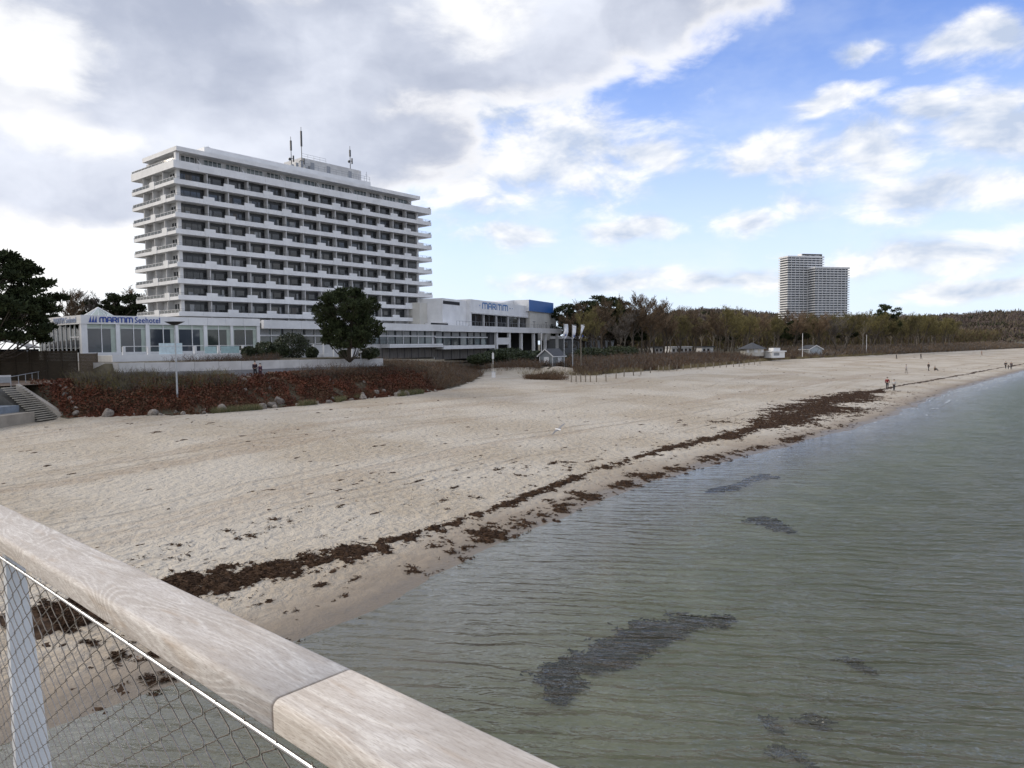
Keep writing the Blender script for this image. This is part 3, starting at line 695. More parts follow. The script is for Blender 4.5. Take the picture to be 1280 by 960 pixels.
# ------------------------------------------------------------------ tall hotel
UH = Vector((.6335, .7737, 0)); RZH = atan2(UH.y, UH.x)
C0 = at(217, 209, 122); HZ0 = 6.4
def hotel():
    H = empty('hotel_tower', (C0.x, C0.y, 0), RZH, 'tall white twelve storey hotel with long rows of balconies', 'hotel')
    LX, LY = 60.3, 16.4; x0, x1, y0, y1 = 1.3, 57.0, 1.6, 14.8
    zc = [13.9+2.8*i for i in range(10)]; floor = [z-.30 for z in zc]
    w = MB().box(x0, x1, y0, y1, HZ0-1, 38.6); w.build('wall', CONC, H)
    w = MB().box(x0+.6, x1-.6, y0+.9, y1-.5, 38.6, 41.55); w.build('penthouse_wall', CONC, H)
    # balcony slabs with parapets
    for i, z in enumerate(zc):
        top = i == 9; zb = z-.43 if not top else 38.50; zt = z+.38 if not top else 39.80; th = .14
        b = MB(); e = .002
        b.box(e, LX-e, e, LY-e, zb+.004, zb+.2)                          # slab
        n = 14; dx = LX/n
        for k in range(n): b.box(k*dx+(.012 if k else 0), (k+1)*dx-(.012 if k < n-1 else 0), 0, th, zb, zt)
        for k in range(4):
            b.box(0, th, th+.004+k*(LY-2*th)/4+.01, th+(k+1)*(LY-2*th)/4-.01, zb, zt if top else zt-.28)
            b.box(LX-th, LX, th+.004+k*(LY-2*th)/4+.01, th+(k+1)*(LY-2*th)/4-.01, zb, zt if top else zt-.28)
        b.box(0, LX, LY-th, LY, zb, zt)
        b.build('balcony_parapet', WHITE, H)
        # railing
        r = MB()
        zr = zt+.42
        if not top:
            r.box(.06, LX-.06, .05, .10, zr-.04, zr); r.box(.06, LX-.06, .06, .09, zt+.14, zt+.17)
            for k in range(int(LX/1.3)+1): r.box(k*1.3+.06, k*1.3+.10, .05, .09, zt, zr)
            r.build('balcony_railing', DARK, H)
        zs = zt-.28 if not top else zt
        hi = zs+(.62 if not top else .40)
        for xx in (.05, LX-.09):
            s = MB(); s.box(xx, xx+.04, .2, LY-.2, hi-.05, hi); s.box(xx, xx+.04, .2, LY-.2, zs+.001, zs+.04)
            for k in range(13): s.box(xx, xx+.04, .2+k*(LY-.45)/12, .25+k*(LY-.45)/12, zs+.041, hi-.051)
            sr = s.build('side_railing', WHITE, H)
            MB().box(xx+.014, xx+.022, .3, LY-.3, zs+.06, hi-.07).build('railing_glass', BGLASS, sr)
        # raised solid panels, alternating
        if not top:
            px = 9.93 if i % 2 == 0 else 6.05
            while px < 57.2:
                MB().box(px-1.0, px+1.0, -.05, .19, zb-.01, zt+.52).build('raised_panel', WHITE, H); px += 7.78
            yy = 4.1 if i % 2 else 8.2
            MB().box(-.05, .19, yy-.9, yy+.9, zb-.01, zt+.50).build('raised_panel', WHITE, H)
    # fins between the bays (each full height)
    xs = [6.05+3.89*k for k in range(14)]
    for x in xs[:-1]: MB().box(x-.09, x+.09, .35, y0, 12.4, 38.44).build('bay_partition', CONC, H)
    for y in (4.6, 8.6, 12.2): MB().box(.25, x0, y-.09, y+.09, 12.4, 38.44).build('side_partition', CONC, H)
    MB().box(.95, 1.55, 1.1, 1.7, 12.4, 41.5).build('corner_column', WHITE, H)
    MB().box(56.7, 57.2, 1.2, 1.75, 12.4, 38.44).build('corner_column', WHITE, H)
    # windows of the bays
    def wmesh(wd, mirror, corner=False):
        pane = MB().box(0, wd, -.01, .04, 0, 2.5)
        fr = MB(); f = .07
        fr.box(0, wd, -.06, -.012, 1.98, 2.5); fr.box(0, wd, -.06, -.012, 0, .10)  # tall dark head band paints in the shadow above the windows
        cuts = [0, wd*.62, wd*.65 + .0, wd-.07] if not mirror else [0, wd*.35, wd*.38, wd-.07]
        if corner: cuts = [0, wd*.2, wd*.45, wd*.7, wd*.85, wd-.07]
        for c in cuts: fr.box(c, c+f, -.055, -.014, .102, 2.048)
        cu = MB()
        if corner: cu.box(wd*.24, wd*.42, -.03, -.016, .12, 1.3)
        elif not mirror: cu.box(wd*.70, wd*.80, -.03, -.016, .12, 2.0)
        else: cu.box(wd*.20, wd*.29, -.03, -.016, .12, 2.0)
        return pane.mesh('window', GLASS), fr.mesh('frame', DARK), cu.mesh('curtain', CURT)
    W = [wmesh(3.68, False), wmesh(3.68, True), wmesh(4.5, False, True)]
    rest = MB(); restf = MB()
    for i in range(10):
        z = zc[i]-.25 if i < 9 else None
        if i == 9: continue
        for k in range(14):
            xa = 1.45 if k == 0 else xs[k-1]+.10; kk = 2 if k == 0 else (k+i) % 2
            if k < 11:
                o = link('window', W[kk][0], H, (xa, y0-.045, z)); link('frame', W[kk][1], o)
                rq = random.Random(i*31+k); u_ = rq.random()
                if u_ < .6: link('curtain', W[kk][2], o)
                elif u_ < .85: a_ = .2+rq.random()*1.4; MB().box(a_, a_+.5+rq.random()*.9, -.03, -.016, .12, 1.95).build('curtain', CURT if rq.random() < .6 else CURTB, o)
                if rq.random() < .35: MB().box(.9+rq.random()*1.2, 1.5+rq.random()*1.4, -.7, -.5, .45, .85+rq.random()*.2).build('balcony_chair', GREYM, o)
            else:
                for V, f, me in ((rest, rest.f, W[kk][0]), (restf, restf.f, W[kk][1])):
                    b = len(V.v); V.v += [(v.co.x+xa, v.co.y+y0-.045, v.co.z+z) for v in me.vertices]
                    for p in me.polygons: V.face([b+q for q in p.vertices], 0)
    tag(rest.build('window', GLASS, H), kind='stuff')
    tag(restf.build('window_frame', DARK, H), kind='stuff')
    # side windows
    for i in range(9):
        for y in (2.2, 9.2):
            o = MB().box(x0-.03, x0+.02, y, y+1.8, zc[i]-.2, zc[i]+1.75).build('side_window', GLASS, H)
            MB().box(x0-.06, x0-.032, y+.85, y+.95, zc[i]-.2, zc[i]+1.75).build('frame', WHITE, o)
        o = MB().box(x1-.02, x1+.03, 2.2, 5.2, zc[i]-.2, zc[i]+1.75).build('side_window', GLASS, H)
    # penthouse storey: paired windows and sloping screens
    for k in range(13):
        xa = 2.4+k*4.15
        o = MB().box(xa, xa+3.4, y0+.84, y0+.895, 38.8, 41.3).build('penthouse_window', GLASSG, H)
        f = MB(); [f.box(xa+q, xa+q+.09, y0+.80, y0+.838, 38.8, 41.3) for q in (0, .8, 1.62, 2.5, 3.31)]; f.build('frame', WHITE, o)
        if k % 2 == 0:
            p = MB(); xx = xa+2.9
            p.hull8([(xx-.08, .5, 39.0), (xx+.08, .5, 39.0), (xx+.08, y0+.9, 39.0), (xx-.08, y0+.9, 39.0), (xx-.08, .9, 39.9), (xx+.08, .9, 39.9), (xx+.08, y0+.9, 41.5), (xx-.08, y0+.9, 41.5)]).build('balcony_screen', WHITE, H)
    for k in range(6):
        MB().box(x0+.55, x0+.598, 2.9+k*1.9, 4.3+k*1.9, 39.9, 41.2).build('penthouse_window', GLASSG, H)
    # roof slabs
    MB().box(.8, 57.3, .45, 13.4, 41.56, 42.3).build('roof_slab', WHITE, H)
    MB().box(57.3, 57.31, 3, 4, 41.6, 42.2)
    MB().box(7.1, 44.9, 3.0, 12.4, 42.302, 43.85).build('upper_roof_parapet', WHITE, H)
    mh = MB().box(28.8, 44.1, 5.2, 11.4, 43.852, 46.5).build('machine_room', CONC, H)
    for xx in (31, 35, 40.6): MB().box(xx, xx+.9, 5.16, 5.199, 44.3, 45.9).build('machine_room_door', GREYM, mh)
    r = MB()
    for zz in (44.5, 44.95):
        r.box(27, 45, 3.3, 3.34, zz-.02, zz+.02)
    for k in range(13): r.box(27+k*1.49, 27.04+k*1.49, 3.3, 3.34, 43.85, 44.97)
    for zz in (46.95, 47.4): r.box(29, 35, 5.4, 5.44, zz-.02, zz+.02)
    for k in range(5): r.box(29+k*1.49, 29.04+k*1.49, 5.4, 5.44, 46.5, 47.42)
    r.build('roof_railing', GREYM, H)
    def mast(x, y, zb, zt, name='antenna_mast'):
        m = MB(); m.tube([(x, y, zb), (x, y, zt)], [.09, .05], 6); m.tube([(x, y, zb+(zt-zb)*.55), (x, y, zt-.8)], .2, 6)
        m.tube([(x+.5, y, zb+1.2), (x+.5, y, zb+2.4)], .16, 6); m.box(x-.5, x+.6, y-.05, y+.05, zb+1.7, zb+1.8); m.tube([(x-.45, y-.3, zb+1.5), (x-.45, y-.1, zb+1.5)], .3, 8)
        return m.build(name, DARK, H)
    mast(25.9, 4.4, 43.85, 49.9); mast(28.5, 4.6, 43.85, 52.4); mast(41.5, 5.6, 46.5, 51.4); 
    m = MB()
    for k in range(5): m.box(25.6+k*1.1, 26.2+k*1.1, 4.0, 4.6, 43.852, 44.4+.5*(k % 3))
    m.build('roof_equipment', GREYM, H)
    m = MB().tube([(44.6, 4, 43.8), (44.6, 4, 46.2)], .04, 5); m.box(44.3, 44.9, 3.98, 4.02, 45.5, 45.56); m.build('aerial', GREYM, H)
    m = MB().tube([(10.5, 8, 43.8), (10.5, 8, 45.6)], .04, 5); m.box(10.1, 10.9, 7.98, 8.02, 45.3, 45.36); m.build('aerial', GREYM, H)
    # dark recess storey under the lowest balcony
    MB().box(1.2, 57.1, .9, 1.598, HZ0-.9, 12.6).build('lower_storey_glazing', GLASS, H)
hotel()

# ------------------------------------------------------------------ text helper
def text_obj(s, name, parent, x0, x1, z0, z1, y, material, thick=.06, bold=0.):
    cu = bpy.data.curves.new('lettering', 'FONT'); cu.body = s; cu.extrude = .05; cu.offset = bold; cu.space_character = 1.12
    to = bpy.data.objects.new('tmp', cu); COL.objects.link(to); bpy.context.view_layer.update()
    dg = bpy.context.evaluated_depsgraph_get(); me = bpy.data.meshes.new_from_object(to.evaluated_get(dg)); bpy.data.objects.remove(to)
    n = len(me.vertices); co = np.empty(n*3); me.vertices.foreach_get('co', co); co = co.reshape(-1, 3)
    lo, hi = co.min(0), co.max(0); X = x0+(co[:, 0]-lo[0])/(hi[0]-lo[0])*(x1-x0); Z = z0+(co[:, 1]-lo[1])/(hi[1]-lo[1])*(z1-z0); Y = y-thick*(co[:, 2] > 0)
    me.vertices.foreach_set('co', np.stack([X, Y, Z], 1).ravel()); me.materials.clear(); me.materials.append(material); me.update()
    o = link(name, me, parent); return o

GLY = {'M': (1.35, [[(0, 0), (0, .72), (.12, 1), (.5, 1), (.62, .80), (.62, 0)], [(.62, .80), (.74, 1), (1.1, 1), (1.24, .72), (1.24, 0)]]),
       'A': (.92, [[(0, 0), (0, .66), (.14, 1), (.62, 1), (.76, .66), (.76, 0)], [(0, .40), (.76, .40)]]),
       'R': (.90, [[(0, 0), (0, 1), (.60, 1), (.74, .84), (.74, .62), (.60, .46), (.02, .46)], [(.40, .46), (.76, 0)]]),
       'I': (.20, [[(.03, 0), (.03, 1)]]), 'T': (.86, [[(0, 1), (.74, 1)], [(.37, 1), (.37, 0)]])}
def stroke_text(txt, name, parent, x0, x1, z0, z1, y, material, th=.15, thick=.06):
    """rounded capitals built from flat strokes; th is stroke width relative to cap height"""
    tot = sum(GLY[c][0] for c in txt)+.16*(len(txt)-1)-.12; H = z1-z0; kx = (x1-x0)/tot; w = th*H/2; m = MB(); x = x0
    for c in txt:
        for st in GLY[c][1]:
            P = [(x+a*kx, z0+w+b*(H-2*w)) for a, b in st]
            for i in range(len(P)-1):
                (ax, az), (bx, bz) = P[i], P[i+1]; L = math.hypot(bx-ax, bz-az); dx, dz = (bx-ax)/L*w, (bz-az)/L*w
                e = .75; yy = y-thick-.0015*(len(m.f) % 7)
                q = [(ax-dx*e+dz, az-dz*e-dx), (bx+dx*e+dz, bz+dz*e-dx), (bx+dx*e-dz, bz+dz*e+dx), (ax-dx*e-dz, az-dz*e+dx)]
                b0 = len(m.v); m.v += [(a, yy, b) for a, b in q]+[(a, y, b) for a, b in q]
                m.face((b0, b0+1, b0+2, b0+3)); [m.face((b0+j, b0+4+j, b0+4+(j+1) % 4, b0+(j+1) % 4)) for j in range(4)]
        x += (GLY[c][0]+.16)*kx
    return m.build(name, material, parent)
def frame_from(pa, pb):
    """Empty pose with +x from pa to pb"""
    d = (pb-pa); d.z = 0; return Vector((pa.x, pa.y, 0)), atan2(d.y, d.x), d.length
def sx(org, rz, px, y=0.):
    """local x on the line y=const seen at photo column px"""
    r = (px-640)/890*1.0; u = (cos(rz), sin(rz)); n = (-sin(rz), cos(rz)); X = org.x+n[0]*y; Y = org.y+n[1]*y
    return (r*Y-X)/(u[0]-r*u[1])

# ------------------------------------------------------------------ glass pavilion with sign
def pavilion():
    a = at(100.5, 394.5, 90); b = at(325, 398.5, 109); org, rz, L = frame_from(a, b); D = 17
    P = empty('glass_pavilion', org, rz, 'low white glass fronted pavilion with blue lettering along its roof edge', 'pavilion')
    zt, zf, z0 = 12.3, 11.2, 7.2
    f = MB(); n = 9
    for k in range(n): f.box(k*L/n+.012, (k+1)*L/n-.012, 0, .3, zf, zt)
    for k in range(5): f.box(0, .3, .302+k*(D-.3)/5, .29+(k+1)*(D-.3)/5, zf, zt)
    f.box(L-.3, L, .302, D, zf, zt); f.build('fascia', WHITE, P)
    MB().box(.3, L-.3, .302, D, zf+.1, zf+.5).build('roof', WHITE, P)
    MB().box(.05, L, .05, D, z0-1, z0+.35).build('plinth', WHITE, P)
    # columns and mullions
    S0 = lambda px: sx(org, rz, px, .3)
    for i, (px, wd) in enumerate(((105.5, 1.0), (149, .5), (186, .5), (222, .5), (258, .5), (291, .4), (324, .5))):
        x = sx(org, rz, px, .3) if px > 101 else .4
        MB().box(max(.05, x-wd/2), min(x+wd/2, L-.01), .10, .6, z0+.352, zf).build('column', WHITE, P)
    m = MB()
    for px in (129, 169, 206, 242, 275, 308): x = sx(org, rz, px, .3); m.box(x-.05, x+.05, .26, .34, z0+.352, zf)
    m.box(.9, L-.3, .27, .33, zf-.55, zf-.49); m.build('mullion', WHITE, P)
    PB = glassmat('pavilion_grey_glass', (.030, .036, .046), (.050, .058, .070)); PD = glassmat('pavilion_dark_glass', (.010, .014, .013), (.03, .038, .034)); JG = mat('pale_green_jamb', (.40, .46, .40), .6, .1, 1.)
    for i, (p0, p1) in enumerate(((108, 147), (150.5, 184.5), (187.5, 220.5), (223.5, 257), (259.5, 290), (292.5, 322.5))):
        xa, xb = S0(p0), S0(p1)
        o = MB().box(xa, xb, .36, .40, z0+.352, zf-.62).build('front_glazing', PB if i < 4 else PD, P)
        MB().box(xa, xb, .355, .40, zf-.618, zf-.001).build('head_blind', JG, P)
        j = MB().box(xb-.62, xb, .341, .354, z0+.352, zf-.62)
        if i > 0: j.box(xa, xa+.25, .341, .354, z0+.352, zf-.62)
        j.build('green_jamb', JG, o)
    g = MB().box(.295, .305, .6, D-.3, z0+.352, zf-.001).build('side_glazing', PAVG, P)
    m = MB()
    for k in range(10): m.box(.2, .4, 1.2+k*1.6, 1.32+k*1.6, z0+.352, zf)
    for y in (1.2, 2.8): m.box(.2, .4, y, y+1.6, z0+2.3, z0+2.42)
    m.build('side_frame', WHITE, P)
    MB().box(.5, L-.4, D-.4, D-.2, z0, zf).build('rear_wall', mat('interior_grey', (.035, .04, .045), .8), P)
    MB().box(.5, L-.4, .4, D-.4, z0+.352, z0+.37).build('interior_floor', mat('interior_floor_dark', (.05, .045, .04), .9), P)
    # pyramid skylight
    s = MB(); cx = sx(org, rz, 126, 9); q = 1.9; b0 = len(s.v)
    s.v += [(cx-q, 7.1, zt-.1), (cx+q, 7.1, zt-.1), (cx+q, 10.9, zt-.1), (cx-q, 10.9, zt-.1), (cx, 9, zt+1.5)]
    for fidx in ((0, 1, 4), (1, 2, 4), (2, 3, 4), (3, 0, 4)): s.face(fidx)
    sk = s.build('pyramid_skylight', BGLASS, P)
    r = MB(); [r.tube([s.v[k], s.v[4]], .07, 4) for k in range(4)]; [r.tube([s.v[k], s.v[(k+1) % 4]], .07, 4) for k in range(4)]
    for k in range(4):
        A, B = Vector(s.v[k]), Vector(s.v[(k+1) % 4]); [r.tube([A.lerp(B, u), Vector(s.v[4])], .035, 4) for u in (.33, .66)]
    r.build('glazing_bar', WHITE, sk)
    # sign
    S = lambda px: sx(org, rz, px, -.03)
    z1 = zf+.20; z2 = zt-.14
    stroke_text('MARITIM', 'sign_lettering', P, S(127.9), S(168.3), z1, z2-.04, -.02, SIGNB, .19)
    text_obj('Seehotel', 'sign_lettering', P, S(171.4), S(202.5), z1-.0, z2, -.02, SIGNB, .06, .004)
    e = MB(); X0, X1 = S(113.7), S(124.3); d = (X1-X0)/3
    for k in range(3):
        a0 = X0+k*d; pts = [(a0, z1), (a0+d*.92, z1), (a0+d*.92, z1+.1), (a0+d*.95, z2+.02)] if False else [(a0, z1), (a0+d*.88, z1), (a0+d*.80, z2+.03), (a0+d*.45, z1+(z2-z1)*.55)]
        b0 = len(e.v)
        for yy in (-.08, -.02): e.v += [(p[0], yy, p[1]) for p in pts]
        e.face((b0, b0+1, b0+2, b0+3)); e.face((b0+7, b0+6, b0+5, b0+4))
        for q_ in range(4): e.face((b0+q_, b0+4+q_, b0+4+(q_+1) % 4, b0+(q_+1) % 4))
    e.build('sail_logo', SIGNB, P)
    # same lettering, faded, on the left return
    o = text_obj('MARITIM Seehotel', 'side_sign_lettering', P, 1.5, 9.5, z1, z2, 0, mat('faded_sign_blue', (.30, .36, .50), .6), .04, .0)
    me = o.data; co = np.array([v.co[:] for v in me.vertices]); co2 = co.copy(); co2[:, 0] = co[:, 1]-.02; co2[:, 1] = 11-co[:, 0]; me.vertices.foreach_set('co', co2.ravel()); me.update()
    # tables and plants seen through the glass
    c = MB()
    rr = random.Random(3)
    for k in range(16):
        x = 1.4+rr.random(); y = 2+k*.8
        c.box(x-.3, x+.3, y-.3, y+.3, z0+1.05, z0+1.1); c.tube([(x, y, z0+.37), (x, y, z0+1.05)], .05, 5)
    c.build('cafe_table', DARK, P)
    return org, rz, L
pavilion()

# terrace balustrade and deck in front of the pavilion
def terrace():
    a = at(140, 436, 84); b = at(330, 433, 98); org, rz, L = frame_from(a, b)
    T = empty('terrace_balustrade', org, rz, 'white terrace wall with glass and rail balustrade in front of the glass pavilion', 'balustrade')
    MB().box(0, L, .0, .35, 6.2, 7.25).build('terrace_wall', WHITE, T)
    MB().box(.01, L-.01, .352, 7.5, 6.3, 7.2).build('terrace_slab', CONC, T)
    S = lambda px: sx(org, rz, px, .17)
    for px in (156, 187, 245, 274.5, 305, 329):
        x = S(px); MB().box(x-.16, x+.16, .05, .30, 7.252, 8.22).build('post', WHITE, T)
    MB().box(S(155), L, .12, .22, 8.222, 8.30).build('top_rail', WHITE, T)
    MB().box(S(200), S(229), .14, .18, 7.252, 8.62).build('frosted_panel', mat('frosted_panel', (.62, .74, .78), .5), T)
    MB().box(S(257), S(272), .15, .18, 7.252, 8.15).build('glass_panel', mat('pale_teal_glass', (.40, .55, .56), .25, spec=.7), T)
    MB().box(S(277), S(300), .15, .18, 7.252, 8.15).build('glass_panel', mat('pale_teal_glass', (.40, .55, .56), .25), T)
    a = at(331, 433, 98); b = at(441, 431.5, 106); org, rz, L = frame_from(a, b)
    R = empty('terrace_railing', org, rz, 'white post and rail fence behind the hedge in front of the dark round pine', 'railing')
    S = lambda px: sx(org, rz, px, 0)
    MB().box(0, L, -.04, .04, 8.32, 8.40).build('top_rail', WHITE, R)
    for px in (342, 357, 378.5, 393, 405.5, 418, 429.5, 440.7):
        x = S(px); MB().box(x-.09, x+.09, -.06, .06, 6.3, 8.318).build('post', WHITE, R)
    b_ = MB().box(S(372), S(412), .2, .5, 6.2, 7.0); b_.build('low_wall', WHITE, R)
terrace()

# ------------------------------------------------------------------ restaurant wing (podium)
def wing():
    A = at(326.5, 399.5, 114); B = at(548, 405.5, 153); Cc = at(700, 409.8, 212)
    W = empty('restaurant_wing', (A.x, A.y, 0), 0, 'long low white wing with a band of windows between the tall hotel and the flags', 'building')
    o0 = Vector((A.x, A.y, 0))
    def seg(pa, pb, px_cols, low, name):
        org, rz, L = frame_from(pa, pb); M = Matrix.Rotation(rz, 4, 'Z')
        def put(mb, nm, mt, par=None):
            o = mb.build(nm, mt, W if par is None else par)
            if par is None: o.location = org-o0; o.rotation_euler = (0, 0, rz)
            return o
        S = lambda px: sx(org, rz, px, .0)
        return org, rz, L, put, S
    org, rz, L, put, S = seg(A, B, None, True, 'left')
    zt = 12.3
    n = 12
    f = MB(); [f.box(k*L/n+.008, (k+1)*L/n-.008, -.6, .0, 10.95, zt) for k in range(n)]; put(f, 'fascia', WHITE)
    put(MB().box(0, L, .002, 14, zt-.5, zt-.1), 'roof', CONC)
    put(MB().box(0, L, 1.2, 14, 5.5, zt-.5), 'wall', CONC)
    # window band
    k = 0; x = .4
    while x < L-1.5:
        wd = 2.35
        o = put(MB().box(x, min(x+wd-.12, L-.2), 1.12, 1.198, 8.3, 10.9), 'window', GLASSG)
        c = MB().box(x+.3, x+wd-.5, 1.085, 1.118, 9.7, 10.8); cc = c.build('blind', CURT, o)
        put(MB().box(x+wd-.12, x+wd, .95, 1.19, 8.3, 10.95), 'window_post', DARK if k % 2 else WHITE)
        x += wd; k += 1
    put(MB().box(0, L, .80, .94, 9.75, 9.98), 'transom', WHITE)
    x2 = S(455)
    put(MB().box(x2+6, L, -1.2, 1.0, 7.55, 8.25), 'balcony_edge', WHITE)
    put(MB().box(x2+6, L, -1.26, -1.202, 7.9, 7.93), 'balcony_groove', GREYM)
    for k in range(12):
        x = x2+2+k*2.2
        if x > L-1: break
        o = put(MB().box(x, x+2.0, 1.02, 1.19, 5.4, 7.5), 'curtained_window', CURTB)
        MB().box(x+2.0, x+2.12, .98, 1.18, 5.4, 7.5).build('frame', DARK, o)
    # upper terrace furniture hint: railing near the pine
    r = MB(); x3 = S(462); [r.box(x3+q*.7, x3+q*.7+.04, -1.0, -.96, 8.25, 9.1) for q in range(14)]; r.box(x3, x3+9.2, -1.0, -.96, 9.1, 9.15); put(r, 'terrace_railing', DARK)
    # right part
    org, rz, L, put, S = seg(B, Cc, None, True, 'right')
    f = MB(); n = 12; [f.box(k*L/n+.008, (k+1)*L/n-.008, -.6, 0, 10.9, zt) for k in range(n)]; put(f, 'fascia', WHITE)
    put(MB().box(0, L, .002, 16, zt-.5, zt-.1), 'roof', CONC)
    xe = S(614)
    put(MB().box(0, xe, 1.2, 14, 5.0, zt-.5), 'wall', CONC)
    cols = [548, 550, 559.5, 570, 580.5, 590, 598, 606, 614]
    for i in range(1, len(cols)-1):
        xa, xb = S(cols[i])+.15, S(cols[i+1])-.15
        o = put(MB().box(xa, xb, 1.12, 1.198, 7.9, 10.85), 'window', GLASSG)
        MB().box(xa+.1, xb-.1, 1.08, 1.118, 9.9, 10.8).build('blind', CURT, o)
        put(MB().box(S(cols[i])-.14, S(cols[i])+.14, .9, 1.19, 7.9, 10.85), 'window_post', DARK)
        o = put(MB().box(xa-.1, xb-.15, 1.02, 1.19, 4.8, 7.0), 'curtained_window', CURTB)
        MB().box(xb-.14, xb+.05, .98, 1.18, 4.8, 7.0).build('frame', DARK, o)
    put(MB().box(0, xe, .80, .94, 9.55, 9.80), 'transom', WHITE)
    put(MB().box(0, xe, -1.2, 1.0, 7.05, 7.85), 'balcony_edge', WHITE)
    # open colonnade
    put(MB().box(xe+1, L-.5, 7, 14, 4.0, zt-.5), 'colonnade_wall', BLACK)  # near-black back wall, painted as the shade behind the columns
    for px in (621, 637, 652, 667.5, 682, 697):
        x = S(px); put(MB().box(x-.35, x+.35, -.3, .4, 4.0, 10.9), 'column', WHITE)
    put(MB().box(S(622), S(638), -.1, .1, 7.9, 9.6), 'white_banner_panel', WHITE)
    put(MB().box(S(615), S(620), .5, 8, 4.0, 10.8), 'stair_wall', ROOFD)
    # roof terrace railing
    r = MB()
    for k in range(42): r.box(L*.12+k*L*.021, L*.12+k*L*.021+.05, .3, .35, zt, zt+1.0)
    r.box(L*.12, L*.98, .3, .35, zt+1.0, zt+1.06); put(r, 'terrace_railing', GREYM)
wing()

# ------------------------------------------------------------------ congress building with sign and blue block
def congress():
    a = at(588.5, 408, 176); b = at(664, 408, 214); org, rz, L = frame_from(a, b)
    K = empty('congress_building', org, rz, 'white flat roofed hall with a blue box on its roof and tall dark windows', 'building')
    S = lambda px, y=0.: sx(org, rz, px, y)
    zr = at(588.5, 376.4, 176).z; zr2 = at(664, 381, 214).z; zr = (zr+zr2)/2
    zw = at(588.5, 391.4, 176).z
    D = 22
    MB().box(0, L, 0, D, zw, zr).build('upper_wall', WHITE, K)
    MB().box(0, .5, .001, D, 9, zw-.002).build('side_wall', WHITE, K)
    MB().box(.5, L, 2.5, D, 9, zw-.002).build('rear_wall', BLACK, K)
    MB().box(.3, L+.1, -.12, -.001, zw-.05, zw+.22).build('window_head', CONC, K)
    for k in range(5):
        x = .6+k*(L-.8)/5; w = (L-.8)/5
        o = MB().box(x+.55, x+w-.0, .9, 1.0, 10.6, zw-.05).build('tall_window', GLASS, K)
        MB().box(x+w*.5, x+w*.5+.12, .86, .898, 10.6, zw-.05).build('frame', GREYM, o)
        MB().box(x+.05, x+.5, .5, 1.2, 10.6, zw-.06).build('pillar', CONC, K)
    # stepped wall left of the hall
    x1 = S(572, 0); x0_ = S(529, 8)
    z1 = at(572, 374.8, 172).z; z2 = at(540, 378.5, 165).z
    MB().box(S(554.5, 1.), -.003, 1.0, 14, 9, z1).build('left_block', WHITE, K)
    MB().box(S(555.5, .97), S(576, .97), .94, .998, z1-1.3, z1-.55).build('roof_vent', BLACK, K)
    MB().box(S(526, 5), S(554.5, 1.)-.003, 5.0, 16, 9, z2).build('beige_block', BEIGE, K)
    MB().box(S(536, 4.2), S(563, 4.2), -.8, 4.9, 9, 13.1).build('low_canopy', WHITE, K)
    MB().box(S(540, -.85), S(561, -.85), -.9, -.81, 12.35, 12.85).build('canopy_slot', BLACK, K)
    # blue box and pale block under it
    xa, xb = S(662.5, -1), S(692.5, -1)
    pa = at(663, 375, 212); zb = at(663, 389.3, 213).z
    MB().box(S(663.5, -.5), S(696, -.5), -.5, 15, 9, zb).build('pale_block', BEIGE, K)
    MB().box(xa+.01, xb-.01, -.95, 14, zb+.002, pa.z-.02).build('roof_box', WHITE, K)
    MB().box(xa, xb, -1.05, -.952, zb+.002, pa.z).build('blue_panel', BLUE, K); MB().box(xb-.008, xb+.05, -1.05, 14, zb+.002, pa.z).build('blue_panel', BLUE, K)
    MB().hull8([(xa-12, 4, zr+.002), (xa-.003, 4, zr+.002), (xa-.003, 16, zr+.002), (xa-12, 16, zr+.002), (xa-12, 4, zr+.3), (xa-.003, 4, pa.z), (xa-.003, 16, pa.z), (xa-12, 16, zr+.3)]).build('sloping_roof', WHITE, K)
    # round lettered sign, with a dot either side
    zs0 = at(620, 387.6, 190).z; zs1 = at(620, 379.8, 190).z
    stroke_text('MARITIM', 'sign_lettering', K, S(604.3), S(635.3), zs0, zs1, -.02, SIGN2, .17)
    d = MB()
    for px in (601, 638.5, 641.5): x = S(px); d.box(x-.14, x+.14, -.08, -.02, (zs0+zs1)/2-.14, (zs0+zs1)/2+.14)
    d.build('sign_dot', SIGN2, K)
    for px in (668.5, 683.5):
        x = S(px, -3); l = MB().tube([(x, -3, 12.2), (x, -3, 14.3)], .06, 6); l.box(x-.35, x+.35, -3.3, -2.7, 14.3, 14.42); l.build('terrace_lamp', DARK, K)
congress()
# low wing behind the flags
def low_wing():
    a = at(703, 431, 225); b = at(770, 431, 262); org, rz, L = frame_from(a, b)
    K = empty('low_annex', org, rz, 'low grey and white annex half hidden by trees behind the flags', 'building')
    MB().box(0, L, 0, 8, 3, 9.4).build('wall', mat('annex_grey_wall', (.20, .21, .22), .8), K)  # wall's own plain grey
    MB().box(-.3, L+.3, -.4, 8.3, 9.402, 10.3).build('roof_band', WHITE, K)
    for k in range(7): MB().box(1+k*L/7.5, 3.6+k*L/7.5, -.06, -.001, 6.6, 8.4).build('window', GLASS, K)
    MB().box(-2, L*.4, -4.2, -4, 4.0, 5.2).build('low_parapet', WHITE, K)
low_wing()

